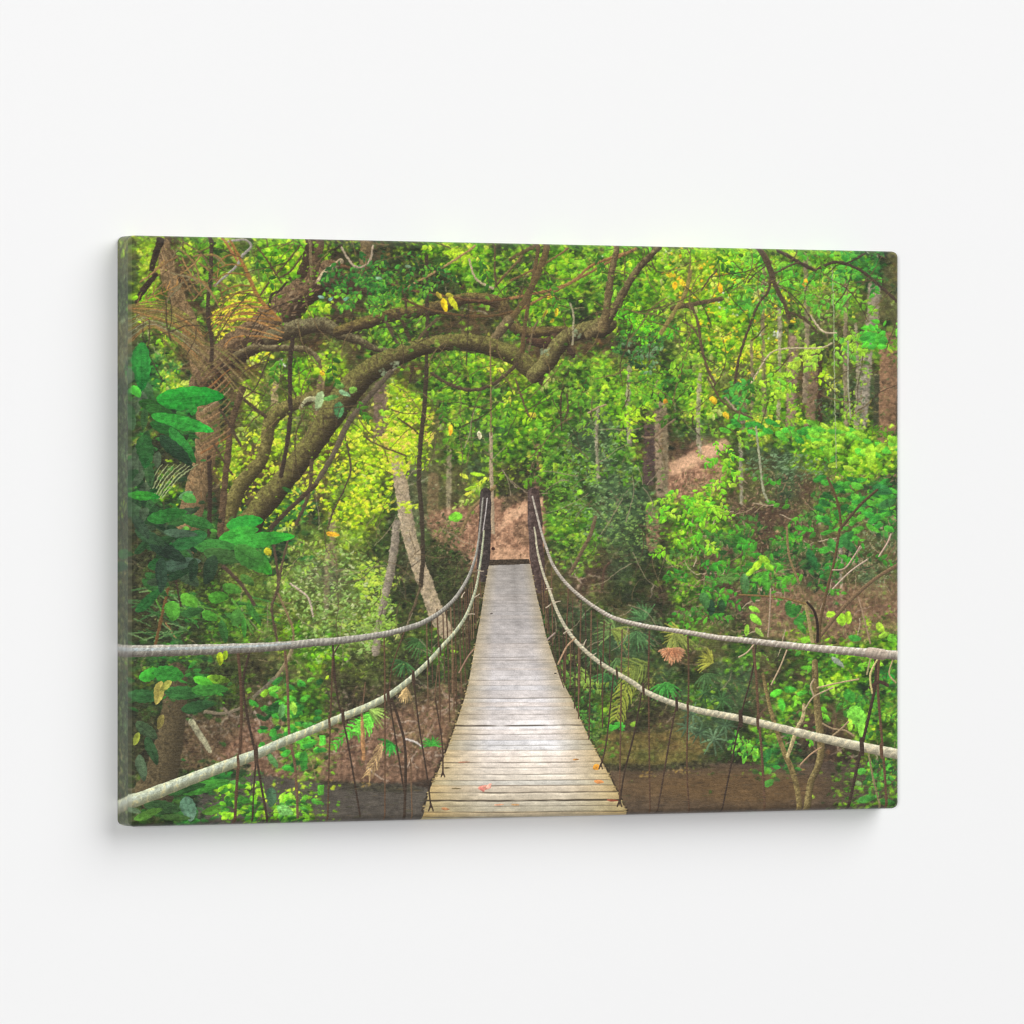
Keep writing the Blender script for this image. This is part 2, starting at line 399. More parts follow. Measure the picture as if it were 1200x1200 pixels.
def spray(cx, cy, rx, ry, n, size, cols, wr=.5, spread=40, bias=0, alpha=1.0):
    if size[1] >= 7 and n >= 18 and size[0] >= 4:
        m = max(3, int(n / 6.5))
        for _ in range(m):
            a = random.random() * 6.283; q = random.random() ** .6
            L = random.uniform(16, 30) * (size[1] / 8) ** .5
            an = random.choice([random.uniform(-30, 60), random.uniform(120, 210)])
            x = cx + math.cos(a) * rx * q - math.cos(math.radians(an)) * L / 2; y = cy + math.sin(a) * ry * q - math.sin(math.radians(an)) * L / 2
            leafy(x, y, an, L, random.randint(5, 8), size, cols, min(wr, .5), alpha)
        return
    for _ in range(n):
        a = random.random() * 6.283; q = random.random() ** .6
        c = random.choice(cols)
        stamp(cx + math.cos(a) * rx * q, cy + math.sin(a) * ry * q, random.uniform(*size), wr * random.uniform(.8, 1.2),
              (bias + random.uniform(-spread, spread) + (180 if random.random() < .5 else 0)) % 360, C(*tame(c)) * random.uniform(.88, 1.1), alpha)


def twig(x, y, L, ang, w, col, bend=.5, alpha=1.0):
    a = math.radians(ang); p = [(x, y)]
    for i in range(3):
        a += random.uniform(-bend, bend)
        x += math.cos(a) * L / 3; y += math.sin(a) * L / 3
        p.append((x, y))
    stroke(p, [w, w * .6], col, amp=.1, alpha=alpha, step=4)


def twigs(n, types, cols, L, w, ang=None, alpha=1.0, region=None):
    k = 0
    x0, y0, x1, y1 = region or (150, 278, 1056, 930)
    ok = [TIDX[t] for t in types]
    for _ in range(n * 12):
        x = random.uniform(x0, x1); y = random.uniform(y0, y1)
        if type_at(np.array([x]), np.array([y]))[0] not in ok:
            continue
        a = random.uniform(0, 360) if ang is None else ang + random.gauss(0, 22)
        twig(x, y, random.uniform(*L), a, random.uniform(*w), random.choice(cols), alpha=alpha)
        k += 1
        if k >= n:
            break


def frond(pts, ln, n, col, both=True, lean=55, w=1.2, curl=.35, side=1, sw=1.6, scol=None):
    Q, _ = spline(pts, 1.0, 1.5)
    stroke(pts, [sw, sw * .5], scol or col, amp=.2)
    for i in np.linspace(2, len(Q) - 2, n).astype(int):
        d = Q[min(i + 1, len(Q) - 1)] - Q[i - 1]; b = math.atan2(d[1], d[0])
        f = i / len(Q)
        l = ln * (1 - .55 * abs(f - .35)) * random.uniform(.8, 1.1)
        for s in ((1, -1) if both else (side,)):
            a = b + s * math.radians(lean + random.uniform(-8, 8))
            x, y = Q[i]; p = [(x, y)]
            for k in range(3):
                a2 = a - s * curl * k * .5
                x += math.cos(a2) * l / 3; y += math.sin(a2) * l / 3
                p.append((x, y))
            c = np.array(col) * random.uniform(.75, 1.2)
            stroke(p, [w, w, w * .4], tuple(np.clip(c, 0, 255)), amp=.15, step=4)


def fan(cx, cy, r, a0, a1, n, col, w=2.4):
    for a in np.linspace(a0, a1, n):
        t = math.radians(a + random.uniform(-4, 4)); l = r * random.uniform(.8, 1.05)
        c = tuple(np.clip(np.array(col) * random.uniform(.7, 1.2), 0, 255))
        stroke([(cx, cy), (cx + math.cos(t) * l * .5, cy + math.sin(t) * l * .5), (cx + math.cos(t) * l, cy + math.sin(t) * l + l * .12)], [w * .5, w, w * .3], c, amp=.2, step=4)


# ===========================================================================
#  1  base tones and the far foliage
# ===========================================================================
base = np.array([[np.mean([C(*c) for c in PAL[ch][0] + PAL[ch][1]], 0) * .85 for ch in r] for r in GRID], np.float32)
bx = resize(base, 29 * 24 * S, 38 * 24 * S)
ys = np.clip(np.arange(RH) + (PY0 - 276) * S, 0, bx.shape[0] - 1); xs = np.clip(np.arange(RW) + (PX0 - 140) * S, 0, bx.shape[1] - 1)
img[:] = bx[ys][:, xs] * (1 + .22 * N_med + .2 * N_fine)[..., None]

scatter(16000, .35, 1.4, jitter=14)
scatter(30000, .75, .9, alpha=.85)
# backlit canopy: bright specks of far leaves behind everything in the upper half
lime = [(176, 214, 40), (150, 204, 30), (200, 222, 60), (206, 206, 70), (126, 186, 30), (110, 160, 40)]
gx_ = rng.uniform(PX0, PX1, 15000); gy_ = PY0 + 12 + rng.random(15000) ** 1.25 * 330
tt_ = type_at(gx_, gy_)
for i in range(15000):
    ty = TYPES[tt_[i]]
    if ty in 'YLGMDK' and random.random() < (1.0 if ty in 'YLG' else .45) and not (640 < gx_[i] < 760 and gy_[i] > 470) and N_big[min(RH - 1, int((gy_[i] - PY0) * S)), min(RW - 1, int((gx_[i] - PX0) * S))] > -.55:
        stamp(gx_[i], gy_[i], random.uniform(2.5, 5.5), .5, random.uniform(-50, 50) % 360, C(*random.choice(lime)) * random.uniform(.8, 1.05), .85)
warp(3.2, 7)
img[:] = blur(img, 3)
# sun flecks and sky gaps
for (x, y, n, rx, ry) in ((895, 334, 14, 12, 6), (850, 356, 10, 10, 14), (912, 391, 14, 7, 4), (860, 370, 6, 5, 6), (690, 300, 5, 20, 6), (333, 425, 12, 10, 5),
                          (835, 345, 8, 6, 12), (900, 392, 10, 14, 6), (1000, 300, 6, 30, 8), (738, 440, 8, 14, 5), (470, 470, 8, 20, 14), (780, 300, 8, 16, 8)):
    spray(x, y, rx, ry, n, (2, 4), [(226, 228, 214), (240, 240, 236), (210, 214, 190)], .7, 90)
twigs(150, 'OMSYTD', [(150, 135, 105), (120, 100, 75), (85, 70, 50), (170, 160, 130)], (14, 40), (.6, 1.3))

# ---- far trunks ------------------------------------------------------------
bk = dict(mode='bark', rough=.12)
line(446, 455, 447, 480, 446, 512, w=17, col=(108, 90, 74), **bk)
line(508, 560, 507, 604, w=12, col=(108, 92, 62), **bk)
line(527, 524, 526, 570, 526, 614, w=6, col=(132, 122, 92), **bk)
line(380, 430, 372, 470, 370, 500, w=8, col=(120, 100, 70), **bk)
line(322, 450, 321, 486, w=8, col=(160, 140, 100), **bk)
line(384, 640, 382, 720, w=6, col=(120, 110, 80), **bk)
line(388, 600, 392, 660, w=7, col=(130, 118, 84), **bk)
line(763, 486, 762, 520, 760, 562, w=15, col=(70, 56, 50), **bk)
line(764, 600, 765, 640, w=15, col=(126, 98, 74), **bk)
line(770, 450, 771, 500, 773, 580, w=8, col=(136, 116, 92), **bk)
line(778, 466, 779, 520, 780, 582, w=8.5, col=(120, 106, 80), **bk)
line(630, 524, 629, 570, w=9, col=(100, 76, 60), **bk)
line(930, 396, 928, 440, 927, 496, w=13, col=(128, 106, 86), **bk)
line(953, 420, 952, 460, 948, 500, w=12, col=(112, 92, 70), **bk)
line(961, 420, 961, 470, 962, 512, w=4.5, col=(52, 36, 27), **bk)
line(872, 470, 870, 500, w=7, col=(110, 96, 80), **bk)
line(1025, 335, 1022, 380, w=14, col=(140, 128, 106), **bk)
line(1017, 395, 1013, 450, 1009, 496, w=14, col=(140, 130, 112), **bk)
line(1041, 400, 1041, 450, 1038, 512, w=22, col=(126, 96, 70), **bk)
line(1028, 440, 1026, 500, w=6, col=(52, 54, 36), **bk)
line(868, 520, 869, 590, w=4, col=(140, 134, 110), **bk)
line(978, 688, 976, 720, w=20, col=(84, 66, 54), **bk)
line(985, 640, 986, 700, w=4, col=(150, 140, 120), **bk)

# ---- dirt path in the distance --------------------------------------------
def dirt(X, Y, g):
    f = 1 + .07 * N_fine[g] + .06 * N_med[g] + .10 * N_hor[g]
    k = np.clip((N_big[g] + .2), 0, 1)[..., None] * .5
    return (C(210, 166, 130) * (1 - k) + C(186, 142, 110) * k) * f[..., None]

def litter(X, Y, g):
    f = 1 + .18 * N_fine[g] + .14 * N_med[g]
    k = np.clip(N_med[g] * .8 + .4, 0, 1)[..., None]
    return (C(134, 98, 74) * (1 - k) + C(168, 128, 100) * k) * f[..., None]

fill([(546, 600), (560, 588), (600, 578), (630, 572), (640, 600), (636, 668), (540, 668)], litter, 0, 1, 2)
fill([(540, 600), (562, 588), (596, 592), (634, 584), (636, 640), (622, 661), (574, 661), (548, 650)], litter, 9, .5, 2)
fill([(584, 606), (598, 597), (634, 586), (636, 594), (606, 603), (590, 616), (594, 634), (616, 650), (622, 661), (574, 661), (574, 630)], dirt, 0, .75, 3)
fill([(592, 578), (636, 572), (634, 584), (604, 590), (586, 600), (580, 596)], lambda X, Y, g: C(60, 52, 40) * (1 + .3 * N_fine[g])[..., None], 0, .8, 3)
fill([(784, 550), (800, 540), (822, 528), (842, 520), (850, 522), (838, 532), (812, 544), (784, 556)], dirt, 17, 1, 2)
fill([(784, 556), (812, 546), (838, 534), (846, 545), (838, 572), (806, 584), (784, 580)], litter, 0, .85, 3)
fill([(496, 606), (520, 596), (548, 592), (548, 652), (530, 646), (506, 630)], litter, 0, .7, 4)
for _ in range(420):
    x = random.uniform(505, 632); y = random.uniform(596, 660)
    stamp(x, y, random.uniform(2, 4), .4, random.uniform(0, 360), C(*random.choice([(100, 68, 48), (176, 132, 104), (196, 156, 128), (84, 60, 42)])), .7)

# ---- dark pockets of shade -------------------------------------------------
def shade(X, Y, g):
    return C(46, 44, 29) * (1 + .5 * N_fine[g] + .4 * N_med[g])[..., None]
for poly, al in (([(150, 700), (260, 740), (330, 790), (300, 830), (150, 900)], .35), ([(400, 760), (540, 740), (530, 840), (440, 850), (380, 800)], .4), ([(166, 520), (215, 510), (232, 540), (214, 574), (168, 566)], .85),
                 ([(580, 545), (624, 540), (624, 580), (590, 590)], .75),
                 ([(494, 660), (548, 640), (556, 700), (540, 740), (500, 716)], .55),
                 ([(468, 640), (486, 660), (492, 720), (470, 740), (452, 716)], .5),
                 ([(360, 320), (420, 325), (424, 342), (366, 346)], .6),
                 ([(640, 700), (680, 730), (700, 790), (680, 840), (660, 800)], .55),
                 ([(690, 760), (760, 780), (790, 840), (740, 862), (706, 820)], .6),
                 ([(716, 385), (772, 384), (776, 416), (740, 424), (716, 400)], .55),
                 ([(928, 868), (966, 866), (968, 888), (932, 892)], .8),
                 ([(150, 650), (200, 640), (230, 690), (190, 730), (150, 720)], .5)):
    fill(poly, shade, 0, al, 4)

# ===========================================================================
#  2  ground, stream bank and water
# ===========================================================================
fill([(206, 860), (260, 838), (340, 846), (430, 850), (520, 800), (536, 838), (508, 912), (470, 920), (360, 914), (280, 906), (210, 900)],
     litter, 0, .55, 4)
fill([(880, 640), (940, 690), (1056, 680), (1056, 742), (960, 760), (880, 740)], litter, 0, .55, 4)
for _ in range(2600):
    x = random.uniform(205, 540); y = random.uniform(800, 915)
    if type_at(np.array([x]), np.array([y]))[0] in (TIDX['B'], TIDX['K'], TIDX['O'], TIDX['N']):
        stamp(x, y, random.uniform(2, 6), .35, random.uniform(0, 360), C(*random.choice([(150, 118, 92), (176, 140, 116), (90, 66, 52), (60, 44, 36), (120, 92, 72), (190, 168, 146), (70, 72, 40)])) * random.uniform(.8, 1.05), .9)
twigs(260, 'BKN', [(160, 138, 116), (130, 104, 84), (190, 170, 148), (70, 52, 42), (110, 84, 66)], (8, 34), (.6, 1.5), region=(206, 640, 1052, 912))

def bank(X, Y, g):
    f = 1 + .18 * N_fine[g] + .2 * N_med[g] + .12 * N_hor[g]
    k = np.clip(.5 + N_big[g] * .8, 0, 1)[..., None]
    return (C(112, 90, 52) * (1 - k) + C(84, 84, 40) * k) * f[..., None]
fill([(694, 866), (720, 858), (770, 860), (800, 852), (836, 872), (812, 892), (760, 898), (706, 896)], bank, 0, .9, 3)

def water(X, Y, g):
    warm = np.exp(-((X - 820) / 150) ** 2 - ((Y - 922) / 26) ** 2) + .7 * np.exp(-((X - 900) / 60) ** 2 - ((Y - 926) / 18) ** 2)
    f = 1 + .10 * N_hor[g] + .10 * N_rip[g] + .05 * N_fine[g] + .12 * N_big[g]
    k = np.clip(warm, 0, 1)[..., None]
    c = C(72, 62, 53) * (1 - k) + C(94, 73, 48) * k
    e = np.clip((X - 560) / 60, 0, 1)[..., None]
    c = c * e + C(76, 70, 62) * (1 - e)
    return c * f[..., None]
fill([(232, 918), (300, 908), (380, 918), (470, 918), (520, 926), (500, 978), (232, 978)], water, 16, .95, 2)
fill([(712, 898), (780, 900), (840, 894), (880, 896), (1000, 892), (1062, 896), (1062, 978), (724, 978)], water, 10, .97, 2)
fill([(700, 894), (770, 896), (832, 890), (832, 900), (770, 904), (706, 904)], shade, 0, .75, 2)
fill([(376, 914), (480, 920), (500, 926), (470, 930), (380, 924)], shade, 0, .5, 2)
for (x, y) in ((760, 905), (800, 902), (805, 906), (790, 903), (755, 910), (765, 909), (938, 898), (1000, 893), (392, 915), (430, 920), (420, 917), (938, 902)):
    spray(x, y, 8, 2, 9, (2, 4), [(150, 120, 60), (170, 140, 70), (130, 110, 90)], .4, 15)

# ===========================================================================
#  3  middle foliage
# ===========================================================================
scatter(22000, .85, .85, types='YLGEDTOSMN', alpha=.85)
scatter(9000, 1.35, .75, types='YLGM', wmul=1.05, alpha=.85)
scatter(10000, .05, .7, types='GDTEMLYOS', alpha=.75)
img[:] = blur(img, 2)
twigs(420, 'OMSYTDLG', [(120, 100, 70), (84, 70, 46), (60, 50, 34), (150, 134, 96)], (10, 34), (.5, 1.2), alpha=.8)
scatter(9000, 1.1, .7, types='YLGMTS', alpha=.85)
gx_ = rng.uniform(PX0, PX1, 9000); gy_ = PY0 + 12 + rng.random(9000) ** 1.2 * 300
tt_ = type_at(gx_, gy_)
for i in range(9000):
    ty = TYPES[tt_[i]]; j_ = (min(RH - 1, int((gy_[i] - PY0) * S)), min(RW - 1, int((gx_[i] - PX0) * S)))
    if ty in 'YLGM' and N_loc[j_] + N_big[j_] * .6 > .12 and not (640 < gx_[i] < 760 and gy_[i] > 470):
        stamp(gx_[i], gy_[i], random.uniform(3, 7.5), .52, random.uniform(-50, 50) % 360, C(*random.choice(lime)) * random.uniform(.84, 1.08), .8)
def canopy(n, types, size, dark, region, alpha=.95):
    k = 0
    while n > 0 and k < 20000:
        k += 1
        x = random.uniform(region[0], region[2]); y = random.uniform(region[1], region[3])
        ty = TYPES[type_at(np.array([x]), np.array([y]))[0]]
        if ty not in types:
            continue
        p = PAL[ty]
        leafy(x, y, random.choice([random.uniform(-30, 70), random.uniform(110, 210)]), random.uniform(14, 30), random.randint(5, 8), size, p[1] + p[0][:1] if dark else p[2] + p[1][:1], .48, alpha)
        n -= 1
canopy(120, 'GLDM', (5, 10), True, (180, 282, 1050, 520))
canopy(170, 'LGYM', (5, 10), False, (180, 282, 1050, 520))
canopy(70, 'GDTM', (4, 8), True, (380, 520, 800, 740))
canopy(60, 'MGY', (4, 8), False, (300, 500, 800, 740))
spray(880, 372, 60, 50, 120, (3, 6), [(222, 200, 40), (230, 186, 36), (190, 210, 40)], .5, 60)
spray(815, 320, 40, 34, 70, (3, 6), [(226, 190, 40), (236, 176, 40), (196, 210, 40), (150, 200, 40)], .5, 60)
spray(892, 494, 17, 9, 60, (3, 6), [(214, 206, 60), (196, 200, 50), (226, 216, 100)], .5, 60)
spray(860, 420, 40, 30, 80, (3, 6), [(200, 205, 50), (220, 200, 50), (150, 190, 40)], .5, 60)
spray(300, 380, 50, 46, 300, (3, 7), [(196, 222, 30), (226, 214, 50), (170, 220, 24), (214, 230, 70)], .5, 50)
spray(275, 372, 28, 30, 90, (3, 6), [(226, 214, 50), (216, 190, 60)], .5, 50)
spray(320, 560, 60, 60, 420, (3, 7), [(176, 206, 40), (200, 216, 50), (150, 190, 30), (216, 206, 70)], .5, 50)
spray(415, 560, 46, 60, 420, (3, 7), [(176, 206, 30), (204, 220, 40), (150, 200, 24), (220, 214, 66)], .5, 40)
spray(476, 510, 34, 50, 300, (3, 7), [(176, 212, 30), (200, 220, 40), (150, 200, 24), (210, 190, 80)], .5, 40)
spray(395, 712, 66, 70, 760, (3, 6.5), [(142, 168, 86), (122, 152, 76), (164, 186, 104), (104, 140, 60), (176, 184, 130), (136, 176, 84), (90, 110, 60)], .4, 50)
spray(440, 680, 24, 26, 160, (3, 7), [(160, 190, 60), (180, 200, 70), (120, 180, 40)], .45, 30)
spray(700, 560, 50, 70, 420, (3, 6), [(84, 124, 70), (100, 140, 80), (120, 154, 96), (70, 110, 60)], .36, 40)
spray(740, 620, 36, 40, 260, (3, 6), [(80, 124, 60), (96, 140, 66), (110, 160, 70), (56, 86, 44)], .36, 30)
spray(652, 575, 22, 56, 180, (3, 6.5), [(70, 130, 40), (96, 160, 40), (56, 104, 34)], .45, 40)
spray(672, 650, 28, 22, 110, (3, 6), [(86, 130, 50), (120, 168, 50), (60, 90, 40)], .45, 40)
spray(920, 548, 50, 16, 200, (3, 6), [(96, 124, 84), (116, 142, 100), (80, 104, 66)], .34, 30)
spray(985, 470, 30, 34, 180, (2.5, 5), [(70, 92, 58), (90, 112, 74), (56, 76, 44)], .36, 50)
spray(960, 360, 36, 26, 170, (2.5, 5), [(128, 126, 70), (150, 144, 90), (108, 108, 56)], .36, 60)
spray(1020, 650, 30, 40, 200, (2.5, 5), [(120, 134, 92), (100, 116, 76), (146, 150, 110)], .36, 60)

# the earth banks again, over the middle foliage
fill([(556, 604), (566, 590), (600, 580), (632, 574), (634, 662), (572, 664), (556, 650)], litter, 0, .8, 3)
fill([(592, 602), (608, 593), (636, 583), (637, 593), (612, 603), (594, 616), (584, 624)], dirt, 0, .9, 2)
fill([(578, 640), (600, 644), (620, 649), (622, 661), (574, 661)], dirt, 0, .55, 4)
fill([(606, 612), (632, 606), (634, 640), (614, 640), (600, 626)], shade, 0, .22, 4)
fill([(592, 580), (636, 573), (634, 582), (604, 590), (586, 602)], shade, 0, .6, 3)
fill([(500, 612), (520, 600), (548, 594), (550, 650), (532, 640), (512, 628)], litter, 0, .5, 4)
spray(530, 668, 24, 40, 170, (3, 6), [(52, 70, 36), (66, 84, 40), (40, 56, 30), (84, 96, 50)], .36, 70)
spray(526, 618, 22, 16, 50, (3, 6), [(70, 84, 40), (96, 110, 50), (56, 66, 36)], .36, 70)
fill([(784, 542), (804, 533), (826, 522), (850, 514), (856, 522), (842, 534), (814, 548), (784, 560)], dirt, 17, .85, 4)
fill([(784, 560), (814, 549), (842, 536), (852, 550), (842, 576), (808, 588), (784, 586)], litter, 0, .75, 3)
for _ in range(240):
    x = random.uniform(506, 634); y = random.uniform(598, 660)
    stamp(x, y, random.uniform(2, 4), .4, random.uniform(0, 360), C(*random.choice([(104, 76, 54), (184, 146, 114), (204, 168, 136), (90, 68, 48)])), .7)
for _ in range(110):
    x = random.uniform(786, 850); y = random.uniform(556, 586)
    stamp(x, y, random.uniform(2, 4), .4, random.uniform(0, 360), C(*random.choice([(104, 76, 54), (176, 136, 106), (90, 84, 50), (150, 116, 90)])), .7)
for poly, al in (([(150, 610), (250, 600), (270, 690), (240, 740), (150, 740)], .45), ([(150, 770), (270, 780), (300, 840), (240, 900), (150, 910)], .4), ([(498, 650), (548, 650), (552, 710), (530, 736), (500, 712)], .35),
                 ([(644, 690), (690, 730), (720, 800), (690, 850), (660, 790)], .35), ([(690, 640), (770, 640), (800, 720), (760, 740), (700, 700)], .3), ([(380, 770), (500, 760), (520, 820), (440, 840), (380, 830)], .35), ([(720, 390), (776, 392), (770, 424), (730, 420)], .35)):
    fill(poly, shade, 0, al, 6)

# birches beside the bridge
stroke([(464, 535), (472, 580), (479, 624), (489, 658), (500, 688), (512, 720), (523, 740)], [13, 16, 17, 17, 17, 18, 17], (164, 146, 118), 'bark', 11, rough=.05, amp=.32, dark=(112, 94, 66))
stroke([(465, 614), (460, 654), (453, 692), (446, 724), (440, 764)], [10, 10, 9, 9, 9], (138, 126, 108), 'bark', 12, rough=.12, amp=.25, dark=(86, 76, 60))
for _ in range(70):
    f = random.random(); i = f * 5
    P = [(464, 535), (472, 580), (479, 624), (489, 658), (500, 688), (512, 720)]
    k = min(4, int(i)); x = P[k][0] + (P[k + 1][0] - P[k][0]) * (i - k); y = P[k][1] + (P[k + 1][1] - P[k][1]) * (i - k)
    stamp(x + random.uniform(-8, 8), y, random.uniform(2, 5), .5, random.uniform(0, 180), C(*random.choice([(196, 186, 166), (150, 138, 92), (184, 168, 140), (136, 116, 88)])), .4)
spray(466, 530, 22, 30, 200, (3, 7), [(176, 206, 34), (200, 216, 50), (140, 190, 30), (210, 186, 80)], .5, 40)
spray(476, 594, 16, 7, 26, (3, 7), [(196, 210, 60), (176, 200, 50)], .5, 30)
spray(447, 724, 20, 26, 120, (3, 6.5), [(130, 170, 60), (110, 156, 50), (150, 184, 70)], .45, 40)
spray(440, 740, 12, 16, 60, (3, 6), [(100, 140, 60), (130, 160, 76)], .45, 40)

# slim pale trunks in the upper right
for l in ((896, 300, 894, 380, 896, 486, 5), (912, 330, 914, 400, 912, 490, 4), (944, 300, 946, 380, 943, 470, 6), (992, 330, 990, 420, 992, 500, 5), (1003, 380, 1005, 440, 1002, 500, 3.5), (880, 400, 882, 450, 879, 510, 4), (820, 440, 818, 490, 820, 530, 5), (738, 430, 736, 470, 738, 520, 5), (700, 480, 699, 520, 701, 560, 4)):
    stroke([(l[0], l[1]), (l[2], l[3]), (l[4], l[5])], l[6], random.choice([(150, 138, 114), (132, 116, 92), (120, 104, 80)]), 'bark', rough=.12, alpha=.8)
    for _ in range(9):
        leafy(l[0] + random.uniform(-12, 12), random.uniform(l[1], l[5]), random.choice([20, 40, 150, 190]), 16, 5, (4, 7), [(110, 180, 40), (84, 156, 36), (140, 200, 50)], .46, .9)
# right-hand trunks get a few leaves over them
spray(765, 450, 22, 16, 110, (4, 9), [(50, 140, 30), (80, 170, 30), (110, 190, 30), (36, 100, 30)], .5, 40)
spray(744, 488, 13, 16, 40, (5, 9), [(150, 214, 30), (176, 224, 40), (120, 200, 30)], .5, 30)
spray(770, 596, 14, 10, 50, (3, 6), [(90, 140, 50), (70, 110, 56)], .4, 40)

warp(2.2, 6)
scatter(9000, .3, .5, alpha=.5, wmul=.8)
scatter(8000, 1.2, .5, alpha=.5, wmul=.8)

# ===========================================================================
#  4  trees, limbs and vines
# ===========================================================================
# tall palm-like trunk on the left
stroke([(192, 286), (197, 320), (208, 350), (219, 374), (230, 404), (238, 440), (244, 490), (240, 536), (232, 566), (224, 600), (216, 640)],
       [15, 18, 20, 21, 22, 26, 28, 26, 25, 27, 26], (112, 92, 62), 'bark', 13, rough=.10, amp=.25, moss=(140, 112, 78), dark=(70, 56, 38))
stroke([(206, 790), (204, 830), (198, 870), (190, 905), (182, 926)], [26, 30, 32, 38, 46], (76, 66, 46), 'bark', 18, rough=.08, amp=.3, dark=(48, 42, 30))
for _ in range(260):
    t = random.random(); y = 290 + 300 * t
    x = np.interp(y, [286, 350, 404, 440, 490, 536, 600], [192, 208, 230, 238, 244, 240, 224]) + random.uniform(-11, 11)
    stamp(x, y, random.uniform(5, 12), .16, 75 + random.uniform(-25, 25), C(*random.choice([(140, 116, 82), (86, 66, 44), (160, 130, 92), (70, 54, 36), (128, 92, 56)])), .8)
stroke([(188, 282), (180, 306), (176, 330)], [9, 7, 5], (44, 36, 26), 'bark', amp=.2)
stroke([(182, 322), (168, 340), (160, 354)], [6, 7, 5], (46, 36, 28), 'bark', amp=.2)
# the thick brown leaning limb
stroke([(236, 452), (256, 424), (276, 408), (300, 392), (326, 372), (346, 350), (368, 332), (386, 318)],
       [30, 34, 38, 38, 40, 38, 32, 26], (70, 54, 38), 'bark', 13, rough=.12, amp=.4, moss=(122, 100, 72), dark=(40, 31, 22))
stroke([(356, 320), (362, 304), (366, 284)], [16, 16, 14], (54, 42, 30), 'bark', rough=.1)
stroke([(375, 330), (384, 318), (400, 306)], [9, 8, 6], (150, 134, 104), 'bark', rough=.1)
for _ in range(240):
    t = random.random(); x = 244 + 130 * t; y = np.interp(x, [236, 276, 326, 368], [452, 408, 372, 332]) + random.uniform(-15, 15)
    stamp(x, y, random.uniform(4, 10), .2, -40 + random.uniform(-25, 25), C(*random.choice([(110, 84, 58), (66, 50, 36), (134, 104, 74), (50, 40, 30), (150, 128, 98)])), .75)
stroke([(384, 334), (404, 330), (420, 336), (434, 344)], [16, 20, 18, 8], (62, 50, 36), 'bark', rough=.1, amp=.3)
stroke([(430, 280), (428, 300), (424, 322)], [14, 13, 10], (102, 86, 56), 'bark', rough=.1, amp=.3)
stroke([(376, 280), (372, 300), (366, 322)], [10, 11, 12], (76, 60, 42), 'bark', rough=.1, amp=.3)
# branches running right from it
bk = dict(mode='bark', rough=.10, amp=.35)
stroke([(318, 396), (334, 389), (352, 384), (370, 381), (384, 382), (398, 391), (420, 399), (438, 408), (460, 412)], [18, 20, 19, 18, 18, 12, 9, 8, 5],
       (76, 66, 46), ident=14, moss=(120, 114, 80), dark=(40, 31, 22), **bk)
stroke([(276, 416), (296, 408), (316, 408), (340, 408), (360, 410), (372, 420), (376, 430)], [7, 8, 8, 7, 7, 5, 3], (88, 76, 50), moss=(130, 120, 90), dark=(50, 40, 30), **bk)
stroke([(396, 388), (426, 379), (460, 369), (490, 365), (520, 358), (544, 350), (566, 350), (586, 356), (596, 372), (610, 388), (634, 389), (662, 386)],
       [11, 14, 14, 15, 15, 13, 12, 14, 16, 14, 13, 9], (74, 60, 40), ident=14, moss=(116, 104, 54), dark=(40, 31, 22), **bk)
stroke([(596, 376), (586, 388), (576, 400)], [13, 11, 9], (100, 86, 60), dark=(52, 42, 32), **bk)
stroke([(650, 396), (640, 402), (620, 400)], [12, 12, 8], (62, 46, 34), dark=(44, 32, 24), **bk)
stroke([(664, 404), (670, 412), (672, 418)], [10, 8, 4], (56, 44, 34), **bk)
# background vine under the arch
line(500, 300, 500, 340, 501, 374, 500, 412, 500, 448, w=4, col=(58, 48, 36))
line(476, 370, 474, 346, 464, 330, w=3, col=(70, 56, 40))
line(466, 364, 480, 398, 476, 408, w=4, col=(64, 52, 38))
line(452, 376, 462, 396, 470, 408, w=4, col=(80, 68, 50))
line(486, 404, 498, 388, 512, 374, w=3.5, col=(84, 70, 50))
line(484, 430, 480, 448, w=2.5, col=(60, 48, 36))
line(448, 450, 458, 436, 464, 430, w=2.5, col=(150, 136, 110))
# the big mossy arching branch
arch = [(286, 626), (300, 602), (322, 576), (346, 546), (366, 520), (386, 490), (404, 464), (424, 442), (444, 428), (466, 417), (498, 406), (532, 401), (566, 404), (590, 412), (608, 420), (620, 432), (630, 438)]
stroke(arch, [32, 28, 26, 26, 27, 29, 30, 29, 26, 22, 20, 20, 20, 20, 21, 21, 20], (78, 68, 42), 'bark', 14, rough=.07, amp=.52, moss=(110, 108, 54), dark=(36, 29, 19))
stroke([(627, 440), (632, 444), (634, 450)], [14, 8, 4], (50, 38, 30), 'bark', 14)
stroke([(626, 440), (640, 426), (652, 408), (666, 394), (684, 388), (704, 384), (714, 380)], [19, 20, 19, 18, 20, 22, 18], (82, 72, 46), 'bark', 14, rough=.07, amp=.52, moss=(122, 118, 66), dark=(38, 30, 21))
def fork():
    stroke([(692, 392), (706, 382), (720, 362), (730, 344), (744, 320), (756, 306), (774, 288)], [14, 14, 10, 9, 8, 7, 6.5], (80, 68, 46), 'bark', 14, rough=.08, amp=.45, moss=(120, 108, 68), dark=(42, 34, 24))
    stroke([(706, 384), (711, 364), (714, 336), (719, 308), (725, 286)], [13, 9, 8.5, 7, 6], (96, 80, 52), 'bark', 14, rough=.1, amp=.4, moss=(122, 108, 70), dark=(50, 40, 28))


fork()
for (x, y) in ((462, 428), (450, 436), (640, 412), (676, 392)):
    spray(x, y, 6, 5, 10, (3, 6), [(124, 140, 104), (140, 150, 116)], .7, 60, alpha=.6)
